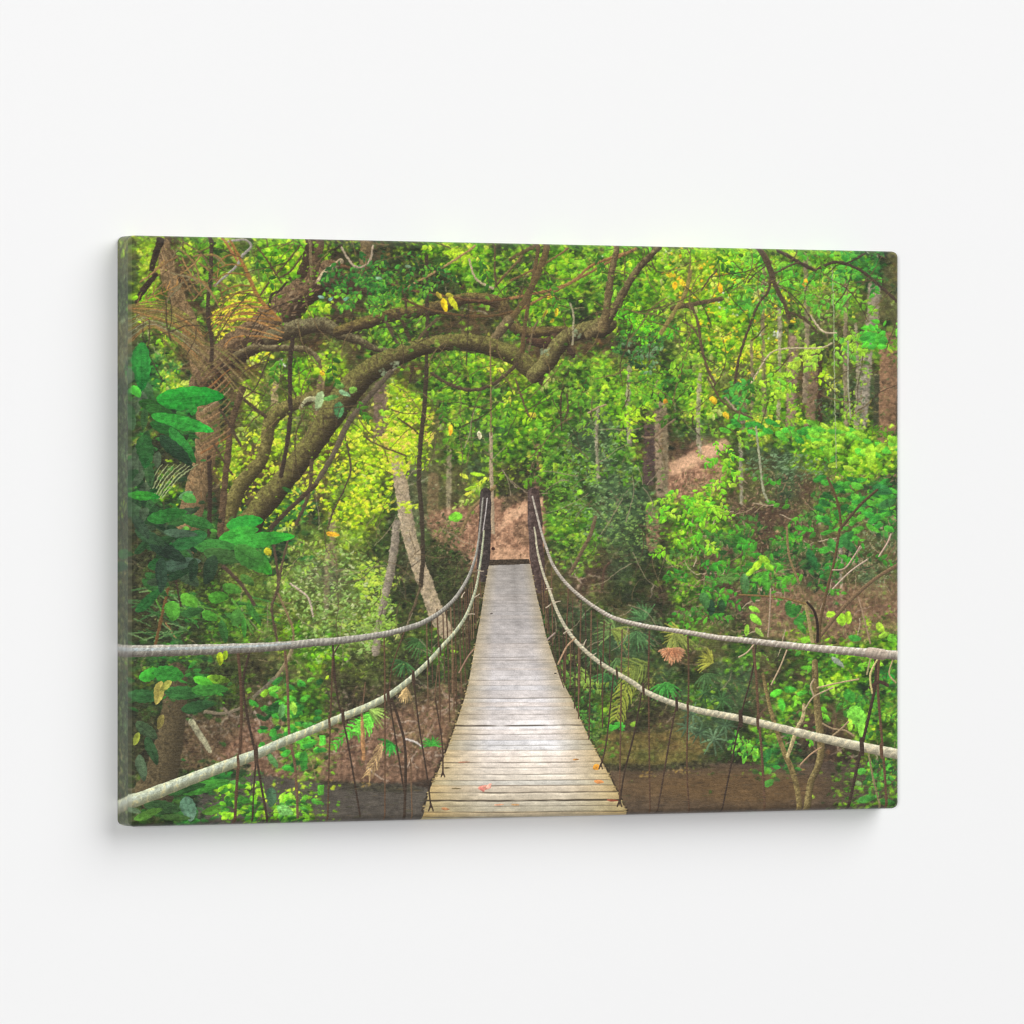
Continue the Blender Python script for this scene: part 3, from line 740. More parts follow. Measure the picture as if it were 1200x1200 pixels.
# second olive branch off the arch, and the little left trunk
stroke([(372, 462), (350, 472), (328, 482), (316, 496), (312, 520), (306, 540), (294, 554), (280, 572), (272, 592), (266, 616)],
       [12, 14, 17, 17, 13, 14, 17, 17, 17, 18], (84, 76, 42), 'bark', 14, rough=.1, amp=.4, moss=(122, 114, 64), dark=(46, 38, 25))
stroke([(284, 456), (276, 480), (270, 502), (268, 526), (264, 560), (261, 596), (258, 626)], [8, 7.5, 7, 7, 7, 8, 8], (78, 62, 44), 'bark', rough=.12)
stroke([(371, 468), (360, 468), (352, 478)], [6, 5, 4], (150, 148, 110), 'bark')
VINES = ((4.5, (58, 47, 36), 248, 276, 247, 320, 244, 350, 244, 374, 248, 400, 248, 424), (5, (52, 42, 34), 343, 396, 340, 426, 340, 460, 340, 490, 335, 528, 329, 558),
          (5, (50, 40, 30), 245, 536, 246, 580, 245, 624), (5, (62, 50, 38), 370, 568, 342, 594, 318, 618), (4, (74, 62, 46), 365, 540, 362, 578, 347, 614),
          (3, (66, 54, 40), 258, 480, 270, 500, 282, 522), (4, (64, 52, 38), 286, 468, 298, 478, 311, 488), (2.5, (70, 56, 40), 250, 520, 262, 540, 272, 556),
          (6, (84, 74, 58), 458, 436, 430, 468, 408, 496, 391, 532, 372, 564), (5, (56, 48, 36), 500, 430, 497, 480, 493, 516, 491, 560, 494, 600, 495.5, 650, 493, 686),
          (2.5, (90, 76, 56), 493, 686, 487, 706, 480, 722, 478, 738), (4, (70, 58, 42), 506, 438, 530, 452, 555, 457, 578, 450, 596, 436, 606, 426),
          (2, (70, 60, 44), 404, 510, 411, 548, 402, 576, 390, 600, 384, 620), (2, (80, 64, 46), 428, 512, 440, 520, 460, 528, 476, 534), (2, (70, 56, 40), 466, 490, 478, 498, 490, 508),
          (2.6, (140, 132, 122), 268, 283, 288, 281, 294, 289, 284, 300, 277, 312, 266, 322, 252, 334), (2, (80, 60, 40), 302, 290, 314, 306, 324, 322, 330, 332),
          (2, (74, 60, 40), 351, 288, 334, 310, 316, 330, 302, 350), (3, (50, 42, 30), 340, 326, 328, 340, 318, 346, 315, 360), (2, (70, 56, 40), 353, 300, 340, 318, 326, 326),
          (3, (110, 94, 66), 364, 278, 364, 300, 365, 322), (2.5, (150, 120, 80), 557, 288, 540, 300, 511, 318, 478, 336), (2.6, (92, 66, 44), 386, 307, 410, 314, 444, 328, 482, 340, 522, 347, 552, 352, 580, 352, 612, 346),
          (2.6, (84, 64, 40), 472, 350, 500, 362, 530, 368, 570, 371, 602, 365), (2, (164, 146, 122), 437, 288, 434, 304, 424, 313, 414, 311, 406, 300, 400, 290),
          (2.2, (110, 84, 52), 598, 329, 640, 308, 666, 291), (2.8, (130, 94, 58), 598, 350, 640, 341, 670, 330, 696, 310, 742, 294), (2.8, (126, 94, 58), 600, 368, 630, 352, 668, 332, 712, 308, 746, 291),
          (4.5, (86, 68, 44), 632, 286, 626, 320, 620, 350, 614, 390, 612, 412), (7, (88, 72, 44), 643, 284, 634, 312, 616, 350, 602, 370), (4, (84, 70, 44), 598, 304, 612, 296, 628, 288),
          (2, (100, 84, 60), 620, 412, 624, 390, 630, 376), (2, (150, 140, 110), 671, 404, 672, 370, 668, 356), (2.4, (90, 70, 48), 580, 336, 596, 318, 610, 304),
          (2.4, (170, 150, 120), 550, 304, 556, 324, 568, 334, 578, 338), (2, (80, 64, 44), 580, 286, 580, 320, 582, 336), (2.5, (100, 84, 54), 594, 320, 612, 300),
          (7, (70, 58, 42), 892, 292, 902, 314, 906, 328), (4.6, (70, 58, 42), 905, 326, 912, 342, 918, 354, 925, 372), (2.4, (70, 58, 42), 925, 366, 944, 375, 958, 390),
          (2.8, (66, 54, 40), 903, 328, 900, 342, 888, 358, 874, 394, 866, 420, 861, 448), (4, (58, 47, 38), 913, 294, 934, 306, 956, 318), (3.4, (60, 48, 38), 956, 317, 974, 308, 990, 309, 1010, 318, 1030, 334, 1051, 353),
          (2.2, (60, 48, 38), 990, 309, 1002, 304, 1014, 297), (2.2, (74, 60, 44), 908, 320, 920, 314, 936, 307), (5, (80, 66, 46), 796, 359, 820, 355, 846, 350), (6, (72, 60, 40), 788, 362, 802, 358, 810, 360),
          (4.6, (124, 110, 60), 809, 318, 803, 344, 790, 366, 775, 390), (3, (82, 66, 48), 810, 358, 818, 378, 822, 406, 829, 432, 838, 450), (2, (84, 70, 50), 800, 376, 812, 384, 818, 394),
          (2, (82, 66, 48), 829, 442, 846, 470, 866, 483, 882, 490), (.8, (150, 156, 120), 975, 312, 977, 370, 978, 440, 979, 500, 980, 548), (1.6, (150, 146, 120), 994, 400, 994, 450, 997, 490),
          (1.8, (80, 66, 50), 822, 340, 830, 328, 840, 316), (1.6, (180, 164, 130), 880, 450, 894, 426, 906, 412, 928, 408, 960, 408, 975, 402), (1.6, (190, 170, 140), 950, 370, 964, 388, 980, 390),
          (2.2, (150, 150, 120), 886, 500, 890, 536, 894, 572, 900, 588), (2, (160, 140, 110), 850, 466, 862, 480), (2, (84, 66, 48), 604, 444, 612, 468, 620, 488), (1.8, (60, 50, 36), 658, 460, 657, 480, 658, 504), (1.8, (74, 60, 44), 664, 462, 666, 478, 662, 492),
          (2, (150, 130, 100), 690, 484, 700, 478, 710, 474), (2.4, (120, 100, 76), 752, 512, 766, 512, 780, 500, 790, 492), (1.1, (120, 104, 84), 600, 564, 612, 574, 622, 579, 642, 578), (1.2, (124, 112, 90), 588, 550, 600, 566, 606, 572),
          (1.6, (120, 100, 66), 574.5, 400, 575, 440, 575.5, 510), (4, (160, 140, 112), 575.5, 508, 576, 564, 578, 624), (4, (120, 100, 66), 541, 622, 552, 598, 566, 584, 580, 570), (4, (96, 80, 58), 668, 672, 680, 650, 692, 626, 698, 606),
          (2.4, (76, 58, 44), 706, 690, 708, 668, 714, 660), (3, (74, 60, 46), 318, 622, 324, 660, 326, 688, 319, 708, 320, 726, 325, 752), (2.6, (82, 68, 50), 337, 634, 330, 664, 326, 690), (2.4, (120, 100, 70), 326, 696, 336, 718, 344, 740, 342, 756),
          (4, (130, 116, 84), 342, 762, 334, 778, 322, 796), (3.5, (96, 70, 40), 197, 690, 190, 720, 182, 756), (2.4, (54, 44, 32), 204, 670, 208, 690, 212, 710), (1.6, (140, 110, 70), 194, 730, 206, 748), (4, (70, 56, 44), 262, 664, 282, 684, 298, 708),
          (2, (190, 170, 150), 340, 684, 352, 692, 362, 702, 367, 722))
for l in VINES:
    stroke(list(zip(l[2::2], l[3::2])), l[0], l[1], 'plain', 0, amp=.28, rough=.12)
# dead palm fronds, left
def palm_arcs():
    stroke([(270, 282), (288, 316), (304, 350), (330, 376)], [2.2, 4, 4.6, 2], (140, 98, 50), amp=.3)
    stroke([(262, 280), (272, 296), (278, 306)], [3, 3, 2], (150, 100, 60), amp=.3)
    for (x, y, dx, dy) in ((280, 300, -30, 14), (286, 312, -40, 10), (292, 324, -44, 4), (298, 336, -48, 12), (303, 346, -56, 8), (308, 355, -62, 14), (314, 362, -66, 4), (320, 368, -72, 10), (326, 374, -78, -2), (330, 376, -84, 8),
                           (332, 384, -84, -8), (330, 396, -80, -14), (326, 398, -72, 2), (332, 390, -64, -20), (300, 340, -50, 26), (312, 360, -70, 22)):
        c = random.choice([(150, 104, 54), (124, 90, 46), (164, 120, 70), (108, 84, 44)])
        stroke([(x, y), (x + dx * .4, y + dy * .3 - 5), (x + dx * .75, y + dy * .7 - 3), (x + dx + random.uniform(-6, 10), y + dy + random.uniform(0, 12))], [1.6, 1.8, 1.3, .5], c, amp=.2, alpha=.85)
    for k in range(9):
        stroke([(150 + k, 358 + k), (186 + k * 2, 354 + k * 3.4), (214 + k, 366 + k * 3.4), (240, 386 + k * 3)], [1, 1.8, 1.6, .6], random.choice([(150, 106, 60), (120, 104, 56), (100, 84, 48)]), amp=.2, alpha=.9)
    for (x, y, x2, y2) in ((216, 284, 250, 330), (208, 290, 236, 340), (200, 320, 252, 350), (212, 318, 258, 362), (226, 300, 264, 310), (196, 330, 172, 350), (244, 334, 226, 352), (236, 330, 206, 348)):
        stroke([(x, y), ((x + x2) / 2 + 6, (y + y2) / 2 - 6), (x2, y2)], [1.4, 2.4, 1], random.choice([(110, 90, 58), (136, 104, 62), (92, 76, 50), (120, 112, 80)]), amp=.2, alpha=.85)


palm_arcs()
for k in range(13):
    x0_ = 160 + k * 6.4 + random.uniform(-8, 8)
    stroke([(150 + k * 3, 360 + k * 2.2), (x0_ + 24, 386 + k * 2), (x0_ + 62, 424 + k * 1.5), (x0_ + 86, 462)], [1.4, 2.2, 1.2], random.choice([(120, 104, 62), (104, 88, 54), (136, 118, 78), (92, 82, 46), (110, 112, 54)]), amp=.2, alpha=.75)
for k in range(12):
    stroke([(150, 372 + k * 3), (176, 362 + k * 2), (206, 366 + k * 3), (232, 378 + k * 4)], [1, 1.6, .8], random.choice([(146, 104, 62), (120, 108, 60), (140, 130, 100), (96, 84, 56)]), amp=.15, alpha=.8)
frond([(160, 358), (178, 348), (196, 340), (208, 334)], 18, 6, (150, 110, 60), w=1.3)
for k in range(16):
    a = math.radians(-75 + k * 7); x_, y_ = 236, 420 + k * 7
    stroke([(x_, y_ + 20), (x_ + 16 * math.cos(a) + 8, y_ + 6), (x_ + 34, y_ - 12 + k * .8)], [2.4, 2, 1], random.choice([(138, 106, 72), (104, 80, 54), (150, 126, 92), (84, 62, 42), (128, 86, 50), (100, 90, 50)]), amp=.2, alpha=.9)
for k in range(20):
    x_ = 200 + random.uniform(-10, 56); y_ = random.uniform(280, 350)
    twig(x_, y_, random.uniform(20, 46), random.choice([35, 50, 130, 150]) + random.uniform(-15, 15), random.uniform(1.4, 2.6), random.choice([(120, 92, 56), (90, 72, 46), (150, 116, 70), (110, 100, 70)]), .25)

# ===========================================================================
#  5  nearer foliage
# ===========================================================================
scatter(3600, 1.0, .9, types='GLE', alpha=.85)
scatter(1600, 1.5, .85, types='LY', alpha=.85)
# ivy on the limb and round the knuckle of the arch
spray(420, 326, 40, 26, 190, (5, 9), [(34, 110, 36), (46, 140, 40), (26, 84, 32), (64, 150, 44)], .6, 60)
spray(470, 318, 60, 26, 160, (4, 8), [(36, 110, 36), (50, 140, 40), (28, 70, 32), (80, 160, 40)], .6, 60)
spray(420, 352, 40, 16, 90, (4, 8), [(40, 120, 36), (60, 150, 40), (90, 180, 40)], .6, 50)
for (x, y, c) in ((376, 348, (130, 170, 150)), (388, 350, (110, 160, 140)), (444, 326, (130, 170, 130)), (478, 312, (130, 160, 120)), (406, 350, (96, 150, 116))):
    bigleaf(x, y, 4, 1.8, random.uniform(-30, 30), c)
spray(760, 388, 32, 14, 120, (4, 8), [(50, 170, 30), (80, 200, 30), (110, 200, 30), (36, 110, 28)], .6, 50)
spray(742, 372, 28, 10, 70, (4, 8), [(80, 210, 20), (120, 220, 30), (60, 180, 24)], .6, 50)
spray(752, 412, 34, 20, 130, (4, 8), [(40, 96, 40), (50, 120, 44), (28, 60, 30), (90, 140, 90)], .55, 60)
for (x, y, l, w, a, c) in ((521, 358, 9, 3.6, 80, (226, 190, 30)), (531, 355, 10, 3.4, 62, (196, 200, 40)), (515, 347, 6, 2.6, 50, (210, 190, 60)), (527, 346, 5, 2.6, 20, (200, 190, 60)),
                           (652, 366, 5, 2.4, 100, (216, 186, 40)), (647, 376, 3.4, 1.8, 140, (200, 180, 40)), (639, 367, 5, 2.2, 130, (216, 190, 50)), (646, 346, 7, 2, -45, (226, 190, 50)), (675, 328, 5, 2, -20, (240, 180, 30)),
                           (791, 335, 5, 3, 100, (236, 180, 30)), (786, 322, 6, 3, 10, (226, 196, 40)), (800, 332, 6, 3, 60, (226, 190, 40)), (844, 338, 7, 3, 80, (232, 170, 30)), (942, 333, 5, 3, 100, (170, 138, 44)), (945, 330, 4, 2, 80, (240, 160, 30)),
                           (836, 469, 6, 3.6, 60, (224, 180, 36)), (851, 487, 5, 3, 60, (220, 180, 40)), (528, 504, 7, 2.5, 95, (226, 160, 40)), (562, 510, 5, 2.5, 80, (226, 214, 170)), (378, 437, 4, 3, 90, (220, 180, 40)), (314, 647, 6, 4, 60, (200, 190, 40)),
                           (390, 626, 8, 3, 10, (220, 160, 40)), (312, 628, 4, 3, 30, (200, 190, 60)), (624, 486, 5, 3, 10, (210, 200, 60)), (780, 470, 3, 3, 20, (230, 160, 40)), (651, 548, 3.2, 6.5, 0, (130, 180, 40)), (680, 577, 4, 2.4, 0, (120, 200, 40)),
                           (744, 494, 6, 3, -20, (180, 220, 40)), (534, 606, 6, 8, 70, (90, 190, 40)), (552, 572, 8, 2.2, -14, (150, 190, 40)), (550, 578, 6, 2, -20, (190, 190, 60)), (560, 556, 9, 2.2, 10, (150, 196, 40)), (544, 558, 6, 2.4, 30, (190, 200, 60))):
    bigleaf(x, y, l, w, a, c)
for (x, y, l, w, a, c) in ((397, 481, 10, 6, 96, (56, 126, 70)), (404, 461, 8, 3, 30, (130, 170, 120)), (374, 470, 12, 5, 110, (150, 172, 120)), (414, 457, 5, 4, 20, (100, 170, 60)), (398, 452, 6, 4, 20, (90, 160, 60)), (388, 466, 9, 3, -10, (70, 140, 60)),
                           (448, 484, 5, 3, 60, (120, 200, 40)), (454, 484, 4, 3, 40, (140, 210, 40)), (452, 492, 3, 2, 40, (140, 210, 50))):
    bigleaf(x, y, l, w, a, c)
spray(820, 300, 60, 20, 60, (5, 9), [(120, 200, 30), (160, 214, 40), (80, 180, 30)], .55, 40)
spray(930, 312, 70, 24, 110, (6, 11), [(60, 180, 40), (80, 200, 40), (40, 140, 40), (110, 200, 50)], .6, 40)
spray(1010, 316, 30, 24, 70, (8, 13), [(40, 150, 44), (60, 176, 44), (30, 100, 36)], .6, 50)
spray(884, 348, 28, 18, 60, (6, 11), [(60, 170, 40), (90, 196, 50), (50, 140, 40)], .55, 40)
spray(1030, 388, 30, 12, 40, (8, 14), [(60, 200, 40), (50, 180, 44), (90, 214, 50)], .6, 30)
spray(1024, 400, 16, 8, 14, (10, 15), [(56, 190, 44), (40, 160, 44)], .6, 30)
spray(984, 350, 10, 46, 46, (5, 10), [(80, 190, 50), (110, 206, 50), (60, 160, 50)], .55, 40)
spray(960, 350, 16, 12, 24, (6, 10), [(90, 200, 50), (60, 170, 40)], .6, 40)
spray(948, 424, 14, 16, 46, (6, 10), [(150, 206, 50), (176, 206, 60), (120, 190, 50)], .55, 60)
spray(986, 410, 20, 22, 46, (5, 10), [(110, 190, 50), (150, 200, 50), (70, 170, 50)], .55, 40)
spray(910, 450, 14, 22, 60, (5, 10), [(130, 200, 40), (90, 190, 40), (166, 210, 50)], .55, 40)
spray(868, 460, 14, 20, 40, (6, 10), [(50, 160, 50), (70, 180, 50), (30, 110, 50)], .55, 40)
# leaf twigs at mid right
for k in range(24):
    x_ = 852 + k * 5.2 + random.uniform(-2, 2); y_ = 494 + k * .9 + random.uniform(-9, 12)
    bigleaf(x_, y_, random.uniform(6, 9), random.uniform(2.6, 4), random.uniform(-10, 40), random.choice([(40, 160, 40), (50, 176, 44), (30, 140, 40), (70, 186, 44)]))
for k in range(40):
    x_ = random.uniform(950, 1052); y_ = 494 + abs(random.gauss(0, 18)) + (x_ - 950) * .18
    bigleaf(x_, y_, random.uniform(6, 10), random.uniform(2.6, 4.4), random.uniform(-20, 40), random.choice([(110, 200, 40), (130, 206, 44), (90, 196, 44), (150, 206, 50), (60, 180, 44)]))
for (x, y, l, w, a) in ((1020, 535, 14, 6, 95), (1000, 540, 8, 4, 20), (1032, 524, 9, 4, -30), (970, 532, 10, 3.5, 80), (1050, 516, 9, 4, 10), (960, 520, 9, 3.4, 4), (978, 527, 11, 3, 0), (984, 500, 9, 4, 30)):
    bigleaf(x, y, l, w, a, random.choice([(110, 196, 36), (130, 200, 40)]))
# the lit shrub at right: drooping leafy twigs, brown litter showing between them
EM = [(34, 142, 34), (46, 156, 36), (64, 168, 36), (38, 118, 32), (56, 140, 36)]
DKG = [(36, 96, 32), (32, 80, 32), (54, 112, 40), (70, 120, 50)]
lit = [(126, 98, 74), (150, 120, 94), (96, 76, 56), (110, 100, 66), (134, 128, 84), (84, 88, 48)]
for _ in range(2300):
    x_ = random.uniform(790, 1052); y_ = random.uniform(555, 745)
    stamp(x_, y_, random.uniform(2.5, 5.5), .4, random.uniform(0, 360), C(*random.choice(lit)) * random.uniform(.8, 1.05), .85)
twigs(90, 'GEBOTML', [(150, 128, 100), (120, 98, 72), (176, 156, 128)], (12, 40), (.6, 1.3), region=(800, 560, 1052, 745))
for (x, y, rx, ry, n) in ((905, 560, 40, 14, 8), (960, 590, 40, 16, 12), (935, 612, 60, 14, 16), (900, 640, 50, 14, 15), (850, 640, 40, 18, 12), (960, 640, 30, 20, 12), (880, 668, 50, 12, 13), (930, 676, 30, 18, 10), (820, 650, 24, 26, 9), (850, 690, 50, 14, 12), (815, 700, 24, 26, 9), (905, 712, 40, 14, 8), (1000, 640, 26, 22, 8), (1030, 590, 24, 18, 8)):
    for _ in range(n):
        if random.random() < .45:
            continue
        an = random.choice([random.uniform(-10, 40), random.uniform(150, 200)])
        leafy(x + random.uniform(-rx, rx), y + random.uniform(-ry, ry), an, random.uniform(18, 34), random.randint(6, 9), (5.5, 10.5), EM if random.random() < .68 else DKG, .48)
BR = [(110, 210, 30), (90, 200, 30), (130, 214, 40), (70, 190, 34), (150, 214, 50)]
for (x, y, rx, ry, n) in ((845, 552, 12, 22, 7), (815, 580, 34, 8, 9), (790, 604, 16, 22, 8), (830, 600, 20, 10, 6), (786, 640, 8, 18, 3), (838, 620, 16, 16, 4)):
    for _ in range(n):
        leafy(x + random.uniform(-rx, rx), y + random.uniform(-ry, ry), random.choice([random.uniform(0, 80), random.uniform(120, 180)]), random.uniform(14, 26), random.randint(5, 8), (5.5, 9.5), BR, .46)
for _ in range(60):
    x_ = random.uniform(960, 1052); y_ = random.gauss(596, 18)
    bigleaf(x_, y_, random.uniform(5, 10), random.uniform(2.4, 4.2), random.uniform(-30, 40), random.choice([(30, 130, 40), (44, 150, 40), (24, 96, 36), (60, 160, 40)]))
for (x, y, l, w, a, c) in ((1034, 574, 12, 6, 20, (30, 110, 50)), (1040, 590, 12, 5, -20, (36, 100, 44)), (990, 632, 14, 6, -40, (34, 120, 46)), (996, 640, 12, 5, 50, (30, 96, 40)), (976, 640, 10, 5, 70, (40, 130, 44)), (952, 656, 14, 5, 70, (24, 90, 40)),
                           (898, 684, 12, 5, 85, (50, 140, 36)), (888, 662, 8, 4, -40, (150, 214, 40)), (896, 656, 8, 4, 40, (130, 206, 40)), (901, 664, 7, 4, 40, (110, 196, 40)), (880, 670, 7, 3, -40, (130, 206, 40)), (873, 684, 12, 5, 85, (60, 120, 60)),
                           (886, 726, 9, 4, 45, (110, 206, 50)), (884, 714, 7, 3, 30, (110, 196, 50)), (875, 739, 7, 3, 100, (120, 200, 50)), (890, 741, 7, 3, 50, (130, 186, 70)), (846, 710, 8, 4, 90, (30, 70, 36)), (833, 712, 10, 5, 90, (24, 60, 36)), (826, 704, 10, 6, 80, (50, 110, 50)),
                           (986, 726, 8, 6, 80, (130, 210, 40)), (994, 724, 8, 4, 90, (140, 206, 40)), (974, 720, 6, 4, 20, (160, 210, 50)), (1032, 736, 8, 4, 60, (150, 210, 50)), (1036, 744, 7, 3, -20, (130, 200, 50)), (1046, 748, 6, 5, 40, (90, 190, 40)),
                           (932, 716, 10, 5, -40, (36, 120, 40)), (938, 726, 9, 5, -30, (40, 130, 44)), (940, 736, 8, 4, 60, (50, 140, 40)), (924, 712, 9, 4, 100, (44, 120, 44)), (944, 750, 6, 4, 10, (110, 200, 40)), (1002, 748, 8, 4, 10, (40, 140, 44))):
    bigleaf(x, y, l, w, a, c)
# below the upper rope, right
for _ in range(30):
    leafy(random.uniform(930, 1050), random.uniform(758, 858), random.choice([random.uniform(-20, 70), random.uniform(130, 200)]), random.uniform(14, 28), random.randint(4, 7), (5, 10), random.choice([[(70, 180, 36), (96, 200, 40), (124, 206, 50)], [(44, 130, 36), (36, 104, 34), (60, 150, 40)]]), .5, .95)
for (x, y, l, w, a, c) in ((1004, 840, 14, 10, 70, (100, 210, 60)), (996, 816, 9, 6, 60, (40, 140, 40)), (1010, 856, 8, 5, 100, (110, 210, 60)), (996, 850, 8, 3, 90, (160, 216, 60)), (885, 884, 9, 4, 95, (110, 216, 50)), (872, 888, 8, 3, 100, (90, 206, 50)), (878, 878, 7, 3, 80, (110, 206, 50)),
                           (898, 886, 10, 5, 120, (30, 110, 44)), (982, 776, 10, 3, 40, (150, 160, 140)), (960, 800, 8, 4, 50, (120, 206, 40)), (974, 806, 9, 4, 70, (140, 214, 50)), (910, 812, 8, 4, -20, (60, 190, 40)), (916, 826, 8, 4, 80, (50, 170, 40)), (926, 808, 8, 4, 10, (40, 150, 40)), (940, 812, 7, 3, -10, (60, 180, 44)),
                           (1010, 904, 6, 4, 0, (60, 170, 50)), (1026, 910, 7, 4, 40, (50, 160, 50)), (1022, 896, 6, 3, 20, (70, 190, 50)), (1042, 900, 7, 4, 40, (60, 170, 44)), (1016, 936, 13, 4, -12, (50, 140, 50)), (1040, 940, 10, 4, 10, (40, 110, 40)), (1006, 918, 4, 3, 20, (110, 160, 90))):
    bigleaf(x, y, l, w, a, c)
spray(1036, 910, 18, 26, 60, (5, 9), [(40, 110, 40), (60, 160, 50), (30, 80, 34)], .5, 40)
spray(872, 872, 22, 16, 60, (5, 9), [(60, 160, 44), (90, 196, 50), (36, 110, 36)], .5, 60)
# dark-leaved plants on the bank
for (x, y) in ((836, 866), (820, 858), (806, 852), (846, 820), (826, 812), (850, 850), (812, 836)):
    fan(x, y, random.uniform(12, 18), 0, 330, 9, random.choice([(66, 90, 60), (84, 108, 76), (48, 68, 46), (58, 92, 48)]), 2.6)
# palms right of the bridge
for (x, y, r, a0, a1, c) in ((722, 740, 26, 150, 260, (104, 130, 70)), (716, 738, 26, -10, 60, (120, 134, 60)), (722, 772, 30, 10, 130, (80, 110, 60)), (746, 740, 26, 20, 150, (70, 104, 60)), (800, 744, 26, 130, 230, (140, 140, 60)),
                            (790, 742, 30, 20, 120, (130, 140, 66)), (756, 726, 24, 180, 300, (76, 116, 66)), (780, 800, 24, 20, 160, (60, 130, 50)), (700, 760, 22, 40, 150, (60, 90, 50)), (712, 790, 24, 20, 170, (52, 90, 46)), (836, 776, 20, 150, 260, (150, 150, 60)), (826, 790, 18, 0, 140, (76, 110, 60))):
    fan(x, y, r, a0, a1, 11, c, 2.6)
frond([(742, 778), (736, 800), (728, 822), (722, 842)], 22, 15, (132, 140, 54), w=2, lean=50, curl=.5)
frond([(760, 776), (746, 784), (734, 792)], 26, 11, (110, 124, 56), w=1.8, lean=55, curl=.2)
fan(788, 760, 17, 5, 178, 15, (206, 150, 110), 4)
fan(788, 760, 15, 20, 160, 9, (180, 120, 84), 2.4)
spray(722, 852, 10, 5, 10, (6, 10), [(50, 180, 50), (40, 150, 44)], .5, 40)
spray(672, 790, 20, 26, 90, (4, 8), [(60, 110, 44), (80, 140, 50), (110, 150, 60), (40, 70, 34)], .45, 50)
spray(690, 800, 16, 12, 40, (5, 9), [(130, 160, 70), (110, 150, 50)], .4, 30)
spray(684, 836, 12, 34, 110, (4, 8), [(50, 120, 44), (40, 96, 38), (70, 150, 50), (30, 60, 30)], .5, 60)
spray(698, 866, 8, 30, 60, (3, 6), [(80, 110, 44), (100, 130, 60), (60, 90, 40)], .45, 60)

# left lower ground plants
for _ in range(100):
    x_ = random.gauss(340, 34); y_ = random.gauss(840, 34)
    if 296 < x_ < 378 and 795 < y_ < 905:
        bigleaf(x_, y_, random.uniform(4, 8), random.uniform(2.2, 4), random.uniform(-40, 40), random.choice([(40, 160, 44), (60, 180, 44), (30, 120, 40), (24, 84, 34), (90, 190, 50)]))
for (x, y, l, w, a, c) in ((330, 834, 9, 4, 100, (80, 160, 80)), (362, 850, 8, 4, 10, (50, 150, 50)), (356, 892, 12, 5, 95, (36, 130, 40)), (320, 892, 10, 4, 60, (60, 120, 60)), (310, 812, 6, 4, -30, (120, 200, 40)), (344, 830, 8, 4, 80, (130, 206, 60))):
    bigleaf(x, y, l, w, a, c)
for _ in range(56):
    x_ = random.uniform(258, 306); y_ = random.uniform(918, 958)
    bigleaf(x_, y_, random.uniform(4, 8), random.uniform(2, 3.4), random.uniform(-60, 60), random.choice([(110, 200, 30), (80, 180, 30), (130, 210, 40), (40, 120, 34), (30, 90, 30)]))
for _ in range(48):
    x_ = random.uniform(324, 360); y_ = random.uniform(932, 962)
    bigleaf(x_, y_, random.uniform(4, 8), random.uniform(2, 3.4), random.uniform(-60, 60), random.choice([(100, 200, 34), (80, 180, 40), (130, 210, 50), (60, 150, 50), (36, 110, 36)]))
for (x, y, l, w, a, c) in ((334, 950, 10, 6, 24, (96, 180, 84)), (318, 934, 12, 6, 95, (50, 90, 60)), (376, 926, 4, 13, 0, (60, 160, 40)), (378, 868, 4, 10, 0, (60, 190, 50)), (372, 940, 8, 3, 20, (50, 140, 40))):
    bigleaf(x, y, l, w, a, c)
# ferns, straw
frond([(440, 836), (420, 850), (404, 862), (392, 874)], 12, 12, (80, 180, 50), w=2.6, lean=60)
frond([(436, 836), (428, 850), (418, 862)], 16, 9, (100, 190, 60), w=2.4, lean=60)
fan(432, 832, 24, -10, 60, 7, (140, 170, 80), 2)
fan(506, 874, 14, 180, 360, 11, (60, 150, 50), 2)
fan(458, 870, 16, 40, 200, 9, (50, 140, 50), 3)
fan(494, 750, 24, 60, 190, 11, (64, 102, 50), 2.2)
fan(474, 776, 20, 40, 200, 11, (60, 100, 52), 2.2)
stroke([(424, 836), (425, 862), (426, 890)], [2, 5, 3], (164, 120, 78), 'bark')
frond([(448, 870), (440, 890), (432, 908)], 16, 9, (170, 140, 96), w=1.6, lean=35)
fan(476, 806, 16, 60, 130, 8, (196, 164, 110), 2.4)
stroke([(474, 866), (486, 869), (496, 876)], [2, 2.2, 1.6], (200, 190, 180))
# grasses, dead stuff on the left bank
for _ in range(34):
    x_ = random.uniform(150, 205); y_ = random.uniform(690, 752)
    a = random.uniform(-30, 50)
    twig(x_, y_, random.uniform(20, 44), a, random.uniform(1.2, 2.4), random.choice([(86, 118, 66), (64, 98, 52), (104, 132, 80), (48, 82, 42)]), .3)
for _ in range(26):
    twig(random.uniform(170, 300), random.uniform(690, 720), random.uniform(20, 50), random.uniform(10, 50), random.uniform(1.4, 3), random.choice([(60, 110, 44), (44, 84, 36), (84, 136, 50)]), .3)
for k in range(7):
    stroke([(172 + k * 3, 584), (180 + k * 5, 560), (190 + k * 7, 544)], [1.4, 1.2, .6], (150, 160, 110), amp=.1)
stroke([(171, 546), (172, 560), (173, 576)], [4, 4, 3], (124, 140, 90))
stroke([(166, 580), (160, 590), (164, 600)], [8, 8, 5], (150, 160, 140), amp=.2, alpha=.8)
stroke([(224, 846), (236, 864), (246, 880)], [7, 7, 5], (150, 146, 116), 'bark', rough=.1, alpha=.9)
line(240, 834, 262, 836, 282, 830, w=3.5, col=(116, 104, 84)); line(262, 830, 274, 840, 284, 838, w=3, col=(120, 106, 88))
line(298, 816, 310, 806, 322, 794, w=4, col=(110, 100, 84), alpha=.8)

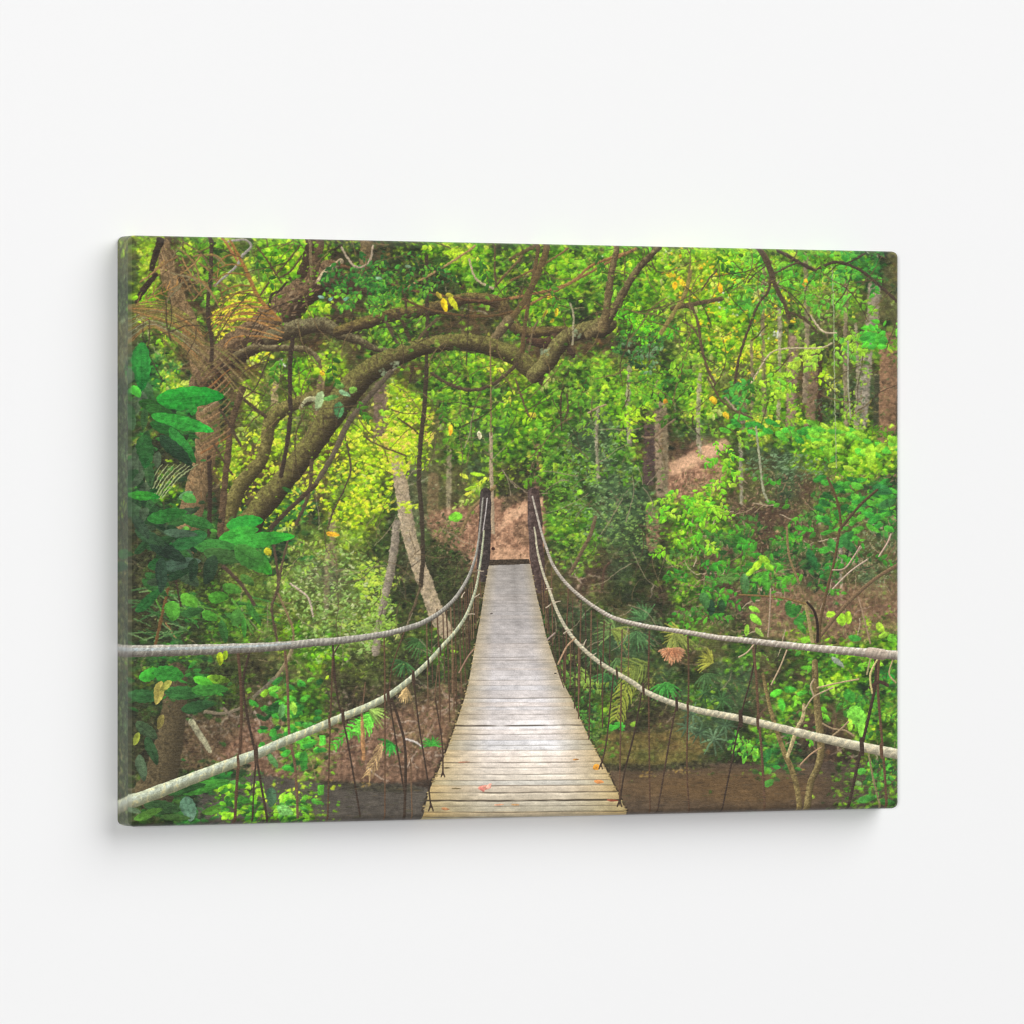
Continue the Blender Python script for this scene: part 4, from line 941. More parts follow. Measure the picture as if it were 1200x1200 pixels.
for l in VINES:
    x_, y_ = l[2], l[3]
    if (x_ > 560 and y_ < 490) or (x_ < 300 and y_ < 300) or x_ > 885 or random.random() < .45:
        stroke(list(zip(l[2::2], l[3::2])), l[0], l[1], 'plain', 0, amp=.28, rough=.12)
fork()
palm_arcs()
twigs(230, 'YLGMDO', [(66, 54, 38), (84, 70, 46), (56, 46, 34), (104, 86, 56)], (24, 80), (.8, 1.9), region=(170, 282, 1050, 500), alpha=.85)
twigs(120, 'MSOTDG', [(96, 82, 58), (140, 126, 100), (66, 54, 40)], (20, 60), (.7, 1.4), region=(300, 500, 780, 760), alpha=.8)
warp(1.3, 6)
scatter(5000, .9, .5, types='YLGMTSOB', alpha=.45)
scatter(3000, .2, .5, types='YLGMTSODE', alpha=.45)
low = blur(img, 14)
img[:] = np.clip(low + (img - low) * .84, 0, 1) ** .92
img *= (1 + .05 * N_fine + .05 * N_med)[..., None]
# ===========================================================================
#  6  large near leaves on the left
# ===========================================================================
for _ in range(36):
    bigleaf(random.gauss(190, 26), random.gauss(640, 26), random.uniform(10, 22), random.uniform(4, 8), random.uniform(-50, 60), random.choice([(30, 66, 34), (24, 54, 30), (36, 84, 38), (46, 70, 46), (28, 90, 40)]))
for _ in range(26):
    bigleaf(random.uniform(150, 186), random.uniform(440, 620), random.uniform(9, 16), random.uniform(4, 7), random.uniform(50, 130), random.choice([(40, 84, 44), (56, 96, 60), (30, 70, 36), (66, 92, 66)]), alpha=.85)
for (x, y, l, w, a, c, t) in ((166, 430, 29, 10.5, 92, (26, 122, 46), (20, 90, 36)), (176, 474, 14, 6, 12, (30, 80, 30), None), (188, 482, 18, 7, 20, (34, 92, 36), None), (160, 459, 8, 5, 60, (50, 170, 50), None),
                             (223, 466, 40, 13, -2, (20, 140, 42), (30, 150, 50)), (226, 480, 7, 5, 100, (30, 140, 46), None), (214, 496, 38, 8.5, 15, (30, 140, 46), (50, 170, 60)), (196, 504, 22, 6, 24, (26, 84, 34), None),
                             (214, 522, 26, 7, 54, (30, 116, 44), None), (206, 528, 26, 8, 44, (28, 60, 36), None), (170, 529, 20, 10, 90, (30, 84, 38), (40, 100, 46)), (170, 581, 18, 5.4, 6, (36, 142, 42), (30, 120, 40)),
                             (218, 580, 9, 4, -20, (80, 136, 84), None), (222, 584, 9, 6, 30, (60, 140, 60), None), (196, 604, 24, 8, -10, (30, 106, 40), None), (232, 612, 20, 7, 20, (34, 96, 40), None), (287, 613, 22, 9, -8, (28, 132, 44), (40, 150, 50)),
                             (280, 626, 24, 8, -14, (36, 140, 44), None), (304, 633, 42, 9, -6, (38, 140, 46), (50, 170, 50)), (252, 640, 26, 8, 4, (40, 110, 44), None), (262, 652, 24, 9, 14, (44, 84, 40), None), (297, 656, 27, 12, 38, (44, 110, 42), (60, 150, 44)),
                             (246, 668, 18, 8, 110, (34, 60, 38), None), (220, 634, 24, 9, 160, (30, 90, 44), None), (210, 661, 26, 7, -8, (58, 80, 62), (78, 100, 80)), (196, 646, 26, 8, 30, (30, 56, 38), None), (189, 674, 21, 7, 92, (36, 66, 46), None), (226, 668, 14, 6, 100, (30, 58, 36), None),
                             (212, 625, 20, 5, 6, (54, 84, 62), None), (176, 630, 20, 7, 30, (40, 76, 46), None), (166, 618, 16, 6, 60, (44, 72, 50), None), (290, 680, 10, 5, 40, (60, 110, 44), None), (272, 690, 12, 6, 20, (60, 130, 44), None), (256, 700, 12, 7, 0, (56, 140, 40), None), (222, 704, 12, 7, 40, (70, 150, 44), None), (202, 716, 12, 9, 90, (60, 140, 44), None),
                             (246, 722, 10, 6, 30, (60, 146, 44), None), (278, 724, 8, 10, 0, (60, 130, 50), None), (262, 740, 14, 5, 80, (44, 104, 44), None), (298, 720, 16, 4, 60, (44, 110, 40), None), (286, 736, 12, 3, 90, (50, 130, 44), None), (176, 790, 14, 7, -20, (40, 150, 44), (60, 170, 50)), (198, 790, 18, 10, 10, (36, 130, 44), None),
                             (216, 812, 24, 8, 5, (40, 100, 46), None), (246, 808, 22, 7, 0, (44, 120, 44), None), (232, 828, 20, 7, -10, (34, 76, 40), None), (170, 816, 18, 8, 10, (40, 96, 48), None), (256, 796, 14, 5, 10, (110, 190, 40), None), (186, 812, 14, 6, 104, (176, 164, 84), (196, 180, 96)), (194, 804, 9, 4, 140, (160, 160, 76), None), (188, 846, 9, 4, 110, (130, 120, 66), None),
                             (160, 866, 8, 3.4, 110, (140, 150, 60), None), (172, 856, 16, 7, 40, (56, 84, 54), None), (178, 880, 18, 6, 70, (40, 76, 44), None), (240, 922, 30, 7, -12, (44, 120, 40), None), (216, 924, 26, 6, -10, (36, 84, 38), None), (221, 948, 15, 9, 80, (84, 116, 92), (110, 138, 116)), (190, 946, 22, 8, 10, (40, 76, 40), None), (174, 954, 18, 5, -20, (60, 110, 40), None), (206, 958, 18, 4, 4, (50, 90, 40), None), (166, 900, 16, 6, 80, (60, 84, 60), None), (248, 950, 12, 5, 170, (60, 120, 36), None)):
    bigleaf(x, y, l, w, a, c, t)
fill([(246, 780), (300, 774), (312, 800), (268, 806), (246, 796)], shade, 0, .45, 3)

# leaves hanging over the far end of the upper path
for (x, y) in ((846, 520), (852, 530), (838, 516), (850, 542)):
    leafy(x, y, random.uniform(20, 110), 18, 7, (4.5, 8), [(110, 206, 40), (84, 180, 40), (140, 210, 50), (50, 140, 40)], .46)
# dark stems and hanging leaves before the bright middle distance
for (x, y, a) in ((300, 300, 60), (330, 420, 100), (420, 470, 80), (520, 470, 110), (560, 300, 70), (600, 470, 95), (640, 330, 60), (690, 440, 100), (740, 330, 80), (800, 420, 100), (840, 300, 70), (960, 300, 100), (700, 300, 50), (480, 330, 120), (390, 420, 90), (880, 440, 80)):
    leafy(x, y, a + random.uniform(-30, 30), random.uniform(24, 40), 8, (6, 11), [(40, 110, 30), (56, 132, 32), (34, 92, 30), (74, 150, 36)], .46, .9)
# ===========================================================================
#  7  the bridge
# ===========================================================================
# far posts and the log step
stroke([(569, 578), (568, 620), (566, 674)], [13, 15, 15.5], (62, 54, 50), 'bark', 8, rough=.06, amp=.25, moss=(84, 74, 70))
stroke([(625, 578), (627, 610), (629, 650), (633, 688)], [13, 17, 17, 14], (74, 59, 53), 'bark', 15, rough=.06, amp=.25, moss=(96, 82, 76))
fill([(574, 656), (620, 655), (622, 664), (573, 665)], lambda X, Y, g: C(66, 56, 44) * (1 + .3 * N_fine[g])[..., None], 1)
stamp(578, 643, 5, .8, 20, C(60, 36, 30))
DL = [(573, 663), (570, 682), (567, 700), (564, 720), (560, 742), (555, 770), (549, 800), (544, 820), (538, 840), (531, 860), (523, 882), (515, 900), (506, 920), (499, 942), (494, 964)]
DR = [(622, 661), (626, 680), (630, 700), (634, 720), (640, 744), (649, 772), (660, 800), (671, 822), (681, 845), (691, 866), (701, 886), (711, 904), (720, 922), (730, 943), (741, 964)]
gaps = []
yv = 664.0
strong = {779: .1, 785: .14, 791: .1, 797: .15, 803: .1, 809: .16, 813.5: .1, 823: .16, 832: .12, 843: .16, 855: .2, 770: .35, 773.5: .4, 818: .5, 828: .25, 837: .3, 850: .95, 860: .5, 867: .36, 873: .34, 879: .34, 886: .4, 893: .6, 899: .34, 907: .5, 914: .45, 920: .5, 928: 1.0, 937.5: 1.25, 944: .4, 951: .5, 957: .5}
y_ = 666.0
while y_ < 816:
    st = .04 + .2 * random.random() ** 2
    gaps.append((y_, st, .45)); y_ += (2.6 + (y_ - 664) * .026) * random.uniform(.7, 1.5)
for k, v in strong.items():
    gaps.append((k, v, .42 + v * .7))

def deck(X, Y, g):
    l = np.interp(Y, [p[1] for p in DL], [p[0] for p in DL]); r = np.interp(Y, [p[1] for p in DR], [p[0] for p in DR])
    t = np.clip((X - l) / (r - l), 0, 1)
    d = np.clip((Y - 662) / 294, 0, 1)
    kx = [0, .25, .5, .7, .88, 1]
    cols = np.array([(168, 161, 154), (180, 173, 169), (208, 201, 198), (226, 219, 215), (206, 196, 180), (182, 170, 144)], np.float32) / 255
    c = np.stack([np.interp(d, kx, cols[:, i]) for i in range(3)], -1)
    edge = np.clip(1 - np.minimum(t, 1 - t) * (4.2 - d), 0, 1) ** 1.3
    warm = C(170, 148, 98)
    k = (edge * (.35 + .5 * d))[..., None]
    c = c * (1 - k) + warm * k
    # wear: pale trodden band in the middle, grey stripe, planks of slightly different tone
    mid = np.exp(-((t - .62) / .2) ** 2) * np.clip((Y - 770) / 60, 0, 1) * np.clip((940 - Y) / 60, 0, 1)
    c = c * (1 + .07 * mid)[..., None]
    ys_ = np.array(sorted(q[0] for q in gaps)); pid = np.searchsorted(ys_, Y + .35 * (N_big[g]))
    tone = np.array([random.uniform(-.04, .04) for _ in range(len(ys_) + 1)]); hue = np.array([random.uniform(-.03, .03) for _ in range(len(ys_) + 1)])
    c = c * (1 + tone[pid] * (.4 + d))[..., None]
    c[..., 0] *= 1 + hue[pid] * d; c[..., 2] *= 1 - hue[pid] * d
    c = c * (1 + .035 * N_hor[g] + .05 * N_rip[g] + .03 * N_fine[g] + .04 * N_big[g] + .055 * N_dia[g])[..., None]
    bend = .9 * np.sin(t * 3 + 1) * d + .5 * N_big[g] * d
    for (gy, s, wd) in gaps:
        dy = Y - gy - bend
        ww = wd * (1 + .55 * N_hor[g] * .9)
        a = np.clip(1.15 - np.abs(dy) / np.maximum(ww, .25), 0, 1) * min(1, s) * np.clip(.85 + 1.1 * N_hor[g] + .5 * N_big[g], .1, 1)
        c = c * (1 - a[..., None]) + C(58, 48, 36) * a[..., None]
        b = np.exp(-((dy - wd - 1.1) / .9) ** 2) * .10 * min(1, s)
        c = c * (1 + b)[..., None]
    # shaded strip left of centre far away
    c = c * (1 - .07 * np.exp(-((t - .58) / .07) ** 2) * np.clip((760 - Y) / 60, 0, 1))[..., None]
    return c

fill([(p[0] + random.uniform(-.6, .6), p[1]) for p in DL] + [(p[0] + random.uniform(-.6, .6), p[1]) for p in DR[::-1]], deck, 1)
# ragged plank ends with shade beside them
for P, s in ((DL, -1), (DR, 1)):
    for i in range(90):
        y_ = 664 + (i / 90) ** 1.0 * 290
        x_ = np.interp(y_, [p[1] for p in P], [p[0] for p in P])
        d = (y_ - 662) / 294
        stamp(x_ + s * (.6 + d * 1.2), y_, 2 + 3.5 * d, .4, 90 + random.uniform(-30, 30), C(*random.choice([(52, 42, 32), (70, 58, 40), (40, 34, 26)])), .75)
        if random.random() < .5:
            stamp(x_ + s * random.uniform(-1, 1.6), y_ + 1, 2 + 3 * d, .45, random.uniform(-10, 10), C(*random.choice([(176, 156, 110), (160, 140, 100), (140, 122, 84)])), .9)
for (x, y, l, w, a, c) in ((568, 923, 8, 3, -4, (216, 150, 132)), (565, 925, 4, 2, 50, (206, 130, 116)), (573, 921, 4, 2, -40, (226, 170, 150)), (699, 899, 4, 4, 40, (214, 150, 60)), (702, 916, 6, 2.2, 8, (214, 146, 90)), (718, 938, 7, 1.4, 6, (150, 84, 60)), (535, 924, 6, .8, 3, (110, 96, 60)),
                           (604, 943, 5, 1, 3, (206, 160, 110)), (585, 943, 6, .9, -3, (200, 150, 120)), (675, 890, 4, 1, 0, (206, 150, 90)), (544, 893, 7, .8, -2, (196, 140, 110)), (522, 948, 5, 1.6, 10, (180, 130, 90)), (524, 900, 4, .8, 2, (70, 60, 40)), (651, 789, 2, .7, 0, (70, 60, 50)), (576, 719, 1.6, .8, 0, (90, 80, 76))):
    bigleaf(x, y, l, w, a, c, rib=.2)

# hanging cables (rust) and thin vines behind the ropes
RU = [(94, 72, 54), (84, 64, 48), (104, 82, 62)]; DK = [(72, 57, 45), (62, 50, 40)]
for (xa, ya, xb, yb) in ((506, 724, 507, 800), (519, 720, 521, 800), (528, 712, 530, 812), (537, 702, 540, 800), (544, 692, 547, 776), (549, 690, 551, 764), (553, 682, 555, 748), (556, 676, 558, 736), (558, 672, 560, 724), (562, 664, 564, 700), (539, 756, 541, 812), (531, 760, 532, 836),
                         (634, 690, 636, 716), (638, 680, 640, 736), (643, 700, 645, 752), (650, 720, 652, 776), (655, 740, 657, 792), (671, 700, 670, 776), (686, 714, 686, 800), (700, 726, 700, 800), (668, 748, 668, 806), (673, 760, 673, 830), (715, 732, 714, 790), (737, 738, 736, 800)):
    line(xa, ya, (xa + xb) / 2 + random.uniform(-1, 1), (ya + yb) / 2, xb, yb, w=random.uniform(1, 1.5), col=random.choice([(104, 80, 60), (88, 68, 52), (126, 100, 76), (70, 56, 44)]), alpha=.9)
for l in ((5, 0, 279, 766, 282, 800, 283, 840, 281, 880, 278, 912, 275, 966), (4, 1, 292, 766, 285, 800, 290, 840, 300, 886, 306, 920, 314, 964), (2.6, 1, 300, 890, 297, 930, 296, 962), (4.4, 0, 334, 764, 337, 800, 339, 860, 346, 900, 349, 958),
          (3.6, 1, 390, 756, 391, 772, 392, 800), (2.6, 0, 390, 770, 386, 880, 384, 962), (2.4, 1, 397, 756, 390, 768), (3, 1, 392, 786, 396, 820, 402, 844, 410, 884, 422, 956), (2.4, 0, 450, 744, 451, 800, 451, 962), (2.6, 1, 455, 810, 462, 856, 474, 930), (2, 0, 428, 800, 424, 840),
          (4.4, 1, 457, 814, 468, 846, 475, 882, 474, 962), (2, 0, 474, 740, 460, 780, 456, 812), (2.6, 1, 485, 800, 491, 850, 500, 906, 505, 946), (2, 0, 481, 890, 482, 918, 483, 960), (2.6, 1, 510, 818, 518, 870, 519, 908), (2.2, 0, 512, 714, 514, 760, 516, 846), (1.8, 0, 513, 780, 509, 820),
          (2.2, 0, 523, 714, 525, 760, 527, 846), (2, 0, 532, 708, 534, 760, 535, 830), (2, 0, 541, 694, 543, 750, 546, 800), (1.8, 0, 546, 690, 549, 760), (1.7, 0, 551, 684, 553, 750), (1.6, 1, 555, 676, 557, 730), (1.5, 0, 559, 668, 561, 716), (2, 0, 500, 726, 501, 790, 502, 830), (1.6, 0, 536, 780, 528, 800), (1.8, 1, 548, 690, 551, 770),
          (1.6, 0, 635, 680, 637, 720), (1.8, 0, 641, 688, 642, 742), (1.8, 0, 646, 666, 648, 756), (2.2, 0, 666, 690, 664, 740, 662, 800), (2.2, 0, 681, 706, 680, 750, 679, 812), (2, 1, 660, 736, 661, 800), (2.2, 0, 693, 716, 692, 790), (2.2, 0, 708, 728, 706, 800, 706, 852), (2.4, 0, 729, 738, 728, 792), (2.6, 0, 761, 740, 760, 800, 762, 962),
          (2.8, 0, 806, 746, 807, 800, 805, 900, 809, 962), (2, 0, 678, 756, 678, 842), (2.2, 0, 692, 792, 690, 866), (2, 0, 663, 756, 660, 790), (2.6, 1, 719, 790, 711, 866, 704, 898), (2.8, 1, 753, 804, 744, 856, 732, 904, 726, 942), (2.4, 0, 728, 800, 726, 938), (2.8, 1, 794, 822, 787, 854, 775, 924, 769, 958),
          (2.6, 1, 886, 756, 883, 780, 878, 802, 868, 840, 856, 900, 844, 960), (4, 0, 882, 754, 886, 790, 889, 840, 893, 888, 897, 962), (5, 1, 1026, 768, 1026, 800, 1018, 840, 1010, 874, 1002, 910, 993, 952), (4.2, 0, 1030, 768, 1029, 810, 1033, 860, 1037, 910, 1040, 962), (1.6, 1, 636, 690, 650, 770, 661, 806)):
    stroke(list(zip(l[2::2], l[3::2])), l[0] * .7, random.choice(DK if l[1] else RU), 'rope', amp=.3, pitch=2.5)
for (x, y) in ((505, 946), (519, 907), (704, 898), (726, 941)):
    d = (y - 760) / 180
    for s in (-1, 1):
        line(x, y - 4 * d, x + s * 2.6 * d, y + 4 * d, w=.9 + .7 * d, col=(66, 52, 42))
line(1020, 806, 1030, 799, 1040, 803, w=4, col=(70, 52, 44)); line(1020, 772, 1016, 790, w=2, col=(150, 140, 100))
# young trunks at the lower right
stroke([(955, 776), (956, 810), (960, 850), (962, 880), (958, 900), (950, 918), (946, 948), (945, 962)], [7, 8, 8.5, 8.5, 8, 8, 7.5, 8], (108, 94, 60), 'bark', 19, rough=.08, amp=.3, moss=(150, 136, 90), dark=(64, 54, 38))
stroke([(894, 790), (898, 810), (904, 836), (912, 862), (920, 884), (927, 900), (934, 924), (939, 962)], [3.5, 4, 4.5, 5, 6, 6.5, 6, 6], (116, 100, 64), 'bark', 20, rough=.08, amp=.3, moss=(156, 140, 90), dark=(66, 54, 38))
stroke([(942, 826), (941, 840), (934, 854), (928, 872), (923, 886)], [3.5, 4.2, 4.2, 4.5, 4], (170, 154, 112), 'bark', amp=.3)
for l in ((4.2, (112, 92, 68), 956, 752, 980, 722, 1000, 700, 1026, 678, 1054, 661), (3, (92, 74, 50), 984, 620, 978, 656, 970, 688, 962, 726, 960, 752), (4, (150, 134, 90), 944, 708, 948, 728, 952, 752), (3, (44, 34, 26), 946, 706, 954, 716, 958, 732, 958, 752), (2.6, (130, 112, 76), 922, 618, 925, 652, 936, 682),
          (2, (120, 96, 60), 866, 697, 900, 699, 922, 702, 944, 708), (3, (90, 74, 48), 970, 560, 982, 590, 986, 620), (3, (80, 66, 48), 1028, 574, 1008, 592, 986, 618), (1.8, (176, 156, 116), 958, 806, 984, 800, 1006, 796), (1.8, (170, 150, 120), 944, 830, 952, 818, 962, 812, 976, 806), (1.8, (170, 150, 120), 954, 816, 950, 804, 954, 796),
          (1.8, (186, 160, 140), 1030, 652, 1040, 636, 1044, 626), (1.6, (176, 150, 130), 976, 668, 990, 666, 1002, 650, 1008, 640), (1.6, (180, 160, 140), 976, 690, 996, 670, 1016, 656), (1.8, (150, 126, 100), 1006, 700, 1014, 730, 1020, 754), (1.6, (160, 140, 116), 903, 690, 902, 720, 900, 746), (1.6, (170, 150, 120), 922, 762, 914, 782, 904, 802), (1.6, (180, 160, 130), 886, 752, 876, 764, 866, 770),
          (2, (150, 130, 100), 964, 848, 976, 854, 990, 856, 1000, 862), (2, (150, 130, 100), 976, 862, 986, 854, 994, 846), (2.2, (130, 120, 84), 1018, 884, 1024, 916, 1032, 946), (1.6, (170, 140, 110), 938, 896, 950, 884, 962, 876), (2, (190, 176, 120), 1022, 812, 1020, 790, 1030, 770), (1.6, (170, 150, 110), 1046, 774, 1042, 790, 1050, 800)):
    stroke(list(zip(l[2::2], l[3::2])), l[0], l[1], 'plain', 0, amp=.3, rough=.1)

for _ in range(260):
    x_ = random.choice([random.uniform(240, 500), random.uniform(730, 1050)]); y_ = random.uniform(924, 962) if x_ < 600 else random.uniform(900, 962)
    stamp(x_, y_, random.uniform(4, 12), .12, random.uniform(-6, 6), C(*random.choice([(90, 80, 66), (48, 42, 36), (104, 88, 60), (76, 78, 50)])), .4)
# ropes
LU = [(566, 584), (563.5, 610), (561, 632), (557.5, 652), (550, 674), (540, 692), (530, 705), (514, 719), (494, 730.5), (478, 736), (454, 742.5), (420, 748), (390, 751.5), (370, 753), (340, 756), (310, 758.5), (250, 761), (190, 762.5), (150, 763.4), (106, 763)]
LUw = [1.8, 2, 2.4, 2.9, 4, 4.4, 4.8, 5.6, 6.4, 6.8, 7.4, 8.4, 9, 9.6, 10.4, 11.4, 13, 14.4, 15.5, 16]
stroke(LU, [w_ * .92 for w_ in LUw], (142, 138, 128), 'rope', 2, amp=.42, dark=(86, 77, 66), moss=(164, 160, 146), rel=.62, rough=.05)
stroke([(p[0], p[1] - 2) for p in LU[-6:]], [2, 2.4, 3, 3.4, 4, 5], (176, 188, 190), 'rope', 2, alpha=.55, pitch=8, amp=.1)
LL = [(567, 622), (566.5, 630), (564, 652), (559, 684), (554, 702), (546, 722), (534, 740), (518, 758), (502, 776), (484, 793), (476, 800), (456, 815), (430, 828.5), (402, 840), (370, 854), (330, 870.5), (300, 884), (260, 899), (220, 914.5), (180, 930), (150, 940.5), (106, 952)]
LLw = [1.8, 2, 2.4, 2.8, 3.4, 3.8, 4.4, 5, 5.8, 6.6, 7, 8, 9, 9.4, 10, 11.4, 12.4, 13.6, 15, 16, 17, 17.5]
stroke(LL, [w_ * .92 for w_ in LLw], (166, 170, 145), 'rope', 3, amp=.34, dark=(112, 112, 84), moss=(206, 192, 140), rel=1.15, rough=.05)
stroke([(p[0], p[1] - 2.4) for p in LL[-7:]], [3, 3.4, 3.6, 4, 4.6, 5, 5], (190, 200, 186), 'rope', 3, alpha=.45, pitch=11, amp=.1)
UR = [(624, 582), (628, 598), (634, 622), (640, 641), (648, 662), (662, 682), (680, 699), (700, 713.5), (720, 724.5), (750, 732.5), (780, 737.5), (810, 742), (840, 747), (882, 751.5), (930, 757), (970, 761), (1010, 764.5), (1058, 768.5)]
URw = [1.8, 2.2, 2.6, 3, 3.4, 3.8, 4.2, 4.8, 5.2, 5.4, 5.6, 6, 6.4, 7.4, 8.4, 9.4, 10.6, 12.2]
stroke(UR, [w_ * .92 for w_ in URw], (172, 162, 147), 'rope', 4, amp=.45, dark=(100, 86, 74), moss=(200, 192, 180), rel=.8, rough=.05)
stroke([(1020, 765), (1026, 766), (1034, 767)], 13, (170, 156, 140), 'rope', 4, amp=.4, dark=(104, 88, 76), pitch=5)
LR = [(626, 618), (627.5, 626), (630, 646), (636, 670), (644, 692), (652, 714), (664, 737), (680, 757), (700, 774.5), (720, 787.5), (740, 799), (760, 812.5), (790, 824.5), (820, 833), (844, 837.5), (870, 842.5), (910, 852), (950, 862), (990, 871), (1030, 879.5), (1058, 885)]
LRw = [1.6, 2, 2.4, 2.8, 3.2, 3.6, 4, 4.6, 5.2, 5.6, 6, 6.6, 7.2, 7.6, 8.2, 8.6, 9.4, 10.4, 11.4, 12.6, 13.4]
stroke(LR, [w_ * .92 for w_ in LRw], (184, 177, 152), 'rope', 5, amp=.34, dark=(116, 110, 88), moss=(214, 196, 160), rel=1.0, rough=.05)
# wraps where the cables cross
for (x, y, w, c) in ((279, 892, 3.4, 0), (300, 884, 5.5, 1), (402, 840, 4, 1), (386, 847, 3, 0), (455, 816, 4, 1), (451, 818, 2.4, 0), (485, 793, 3, 1), (484, 796, 3, 1), (502, 776, 2.4, 1), (516, 762, 2.2, 1), (704, 777, 2, 1), (723, 789, 2.4, 1), (754, 808, 3, 1), (793, 825, 3.4, 1), (806, 829, 2.6, 0), (868, 842, 5, 1), (888, 847, 3.4, 0), (1010, 875, 5.5, 1), (1033, 880, 4.2, 0)):
    h = 4 + w * .9
    stroke([(x - .5, y - h), (x, y), (x + .5, y + h)], [w * .8, w, w * .8], random.choice(DK if c else RU), 'rope', amp=.3, pitch=2.5)
for (x, y) in ((640, 712), (650, 706), (664, 738), (676, 754), (684, 756), (692, 768), (560, 668), (556, 700), (549, 720), (541, 700), (640, 690), (661, 742)):
    twig(x, y, 7, random.uniform(-80, 20), 1.3, (186, 170, 146), .3)
line(654, 778, 664, 758, 674, 748, w=1.8, col=(170, 140, 110)); line(641, 750, 650, 742, w=1.6, col=(150, 130, 120))
line(538, 788, 548, 770, 556, 760, w=1.4, col=(150, 120, 100))
# pale wire at the far posts
line(571, 584, 569, 602, 566, 622, w=1.1, col=(176, 168, 162))
# a few leaves in front of the ropes
for (x, y, l, w, a, c) in ((258, 772, 8, 4, 90, (170, 190, 40)), (264, 768, 6, 3, 100, (150, 180, 40)), (238, 798, 12, 5, 20, (60, 170, 44)), (158, 950, 8, 3, 20, (90, 110, 80))):
    bigleaf(x, y, l, w, a, c)

# ===========================================================================
#  8  finish: slight softness of the print and fine grain
# ===========================================================================
img[:] = np.clip(img + .45 * (img - blur(img, 3)), 0, 1)
grey = img.mean(-1, keepdims=True)
img[:] = np.clip(grey + (img - grey) * 1.06, 0, 1)
img *= (1 + .035 * rng.standard_normal((RH, RW)).astype(np.float32))[..., None]
img[:] = np.clip(img, 0, 1)

e_ = int((156 - PX0) * S)
side = blur(img[:, :e_ + 8], 10)[:, :e_]
img[:, :e_] = np.clip((img[:, :e_] * .35 + side * .65) * .9 + .13, 0, 1)  # left wrap blurred and lifted: pale haze of the side put into its ink

# ===========================================================================
#  SCENE: a canvas print, 0.90 x 0.60 m and 35 mm deep, flat against a wall
# ===========================================================================
import bpy
from mathutils import Matrix

scene = bpy.context.scene
coll = scene.collection
W, H, D = 0.900, 0.600, 0.0352          # canvas size and depth in metres
CZ = 1.50                               # height of its centre
RC, RF = 0.0068, 0.0075                 # corner radius in plan, rounding of the front edge
CAM = np.array([-3.0012 - .0014, -5.9810 + .0007, CZ + 0.0193])
FW = np.array([0.44870, 0.89368, 0.0]); RT = np.array([0.89368, -0.44870, 0.0])
FOC = 7468.0                            # focal length in picture units (frame = 1200)


def picture_xy(x, z):
    """where a point of the canvas front plane lies in the printed picture's own units"""
    d = np.stack([x - CAM[0], np.full_like(x, -D - CAM[1]), z + CZ - CAM[2]], -1)
    depth = d @ FW
    return 600 + FOC * (d @ RT) / depth, 600 - FOC * d[..., 2] / depth


def srgb_lin(c):
    return np.where(c <= .04045, c / 12.92, ((c + .055) / 1.055) ** 2.4)


lin = srgb_lin(img).astype(np.float32)


def ink(x, z):
    """ink colour (linear) and motif number on the unfolded canvas; it runs on round the left edge and is mirrored at the others"""
    x = np.where(x > W / 2, W - x, x)
    z = np.where(z < -H / 2, -H - z, np.where(z > H / 2, H - z, z))
    px, py = picture_xy(x, z)
    u = np.clip((px - PX0) * S, 0, RW - 1.01); v = np.clip((py - PY0) * S, 0, RH - 1.01)
    u0 = u.astype(int); v0 = v.astype(int); fu = (u - u0)[..., None]; fv = (v - v0)[..., None]
    c = (lin[v0, u0] * (1 - fu) + lin[v0, u0 + 1] * fu) * (1 - fv) + (lin[v0 + 1, u0] * (1 - fu) + lin[v0 + 1, u0 + 1] * fu) * fv
    return c, idm[np.round(v).astype(int), np.round(u).astype(int)]


INK_GAIN, INK_LIFT = 1.02, 0.0

# ---- the wrapped canvas: one front sheet that rolls over into four sides ----
NX, NZ = 1320, 880
gx = np.linspace(-W / 2, W / 2, NX + 1); gz = np.linspace(-H / 2, H / 2, NZ + 1)
X, Z = np.meshgrid(gx, gz)


def round_corners(X, Z):
    ax = np.clip((np.abs(X) - (W / 2 - RC)) / RC, 0, 1); az = np.clip((np.abs(Z) - (H / 2 - RC)) / RC, 0, 1)
    k = (ax > 0) & (az > 0)
    mx = ax * np.sqrt(1 - az * az / 2); mz = az * np.sqrt(1 - ax * ax / 2)
    X2 = np.where(k, np.sign(X) * (W / 2 - RC + mx * RC), X); Z2 = np.where(k, np.sign(Z) * (H / 2 - RC + mz * RC), Z)
    dist = np.minimum(W / 2 - np.abs(X2), H / 2 - np.abs(Z2))
    dist = np.where(k, RC * (1 - np.hypot(mx, mz)), dist)
    return X2, Z2, np.maximum(dist, 0)


X2, Z2, dist = round_corners(X, Z)
q = np.clip(RF - dist, 0, RF)
drop = RF - np.sqrt(np.maximum(RF * RF - q * q, 0))
Yf = -(D - drop)
front = np.stack([X2, Yf, Z2], -1).reshape(-1, 3)
colf, _ = ink(X2, Z2)
colf = colf.reshape(-1, 3)
ii = np.arange((NX + 1) * (NZ + 1)).reshape(NZ + 1, NX + 1)
quads = np.stack([ii[:-1, :-1], ii[:-1, 1:], ii[1:, 1:], ii[1:, :-1]], -1).reshape(-1, 4)
xc = (gx[:-1] + gx[1:]) / 2; zc = (gz[:-1] + gz[1:]) / 2
_, fid = ink(*np.meshgrid(xc, zc))
fid = fid.reshape(-1)


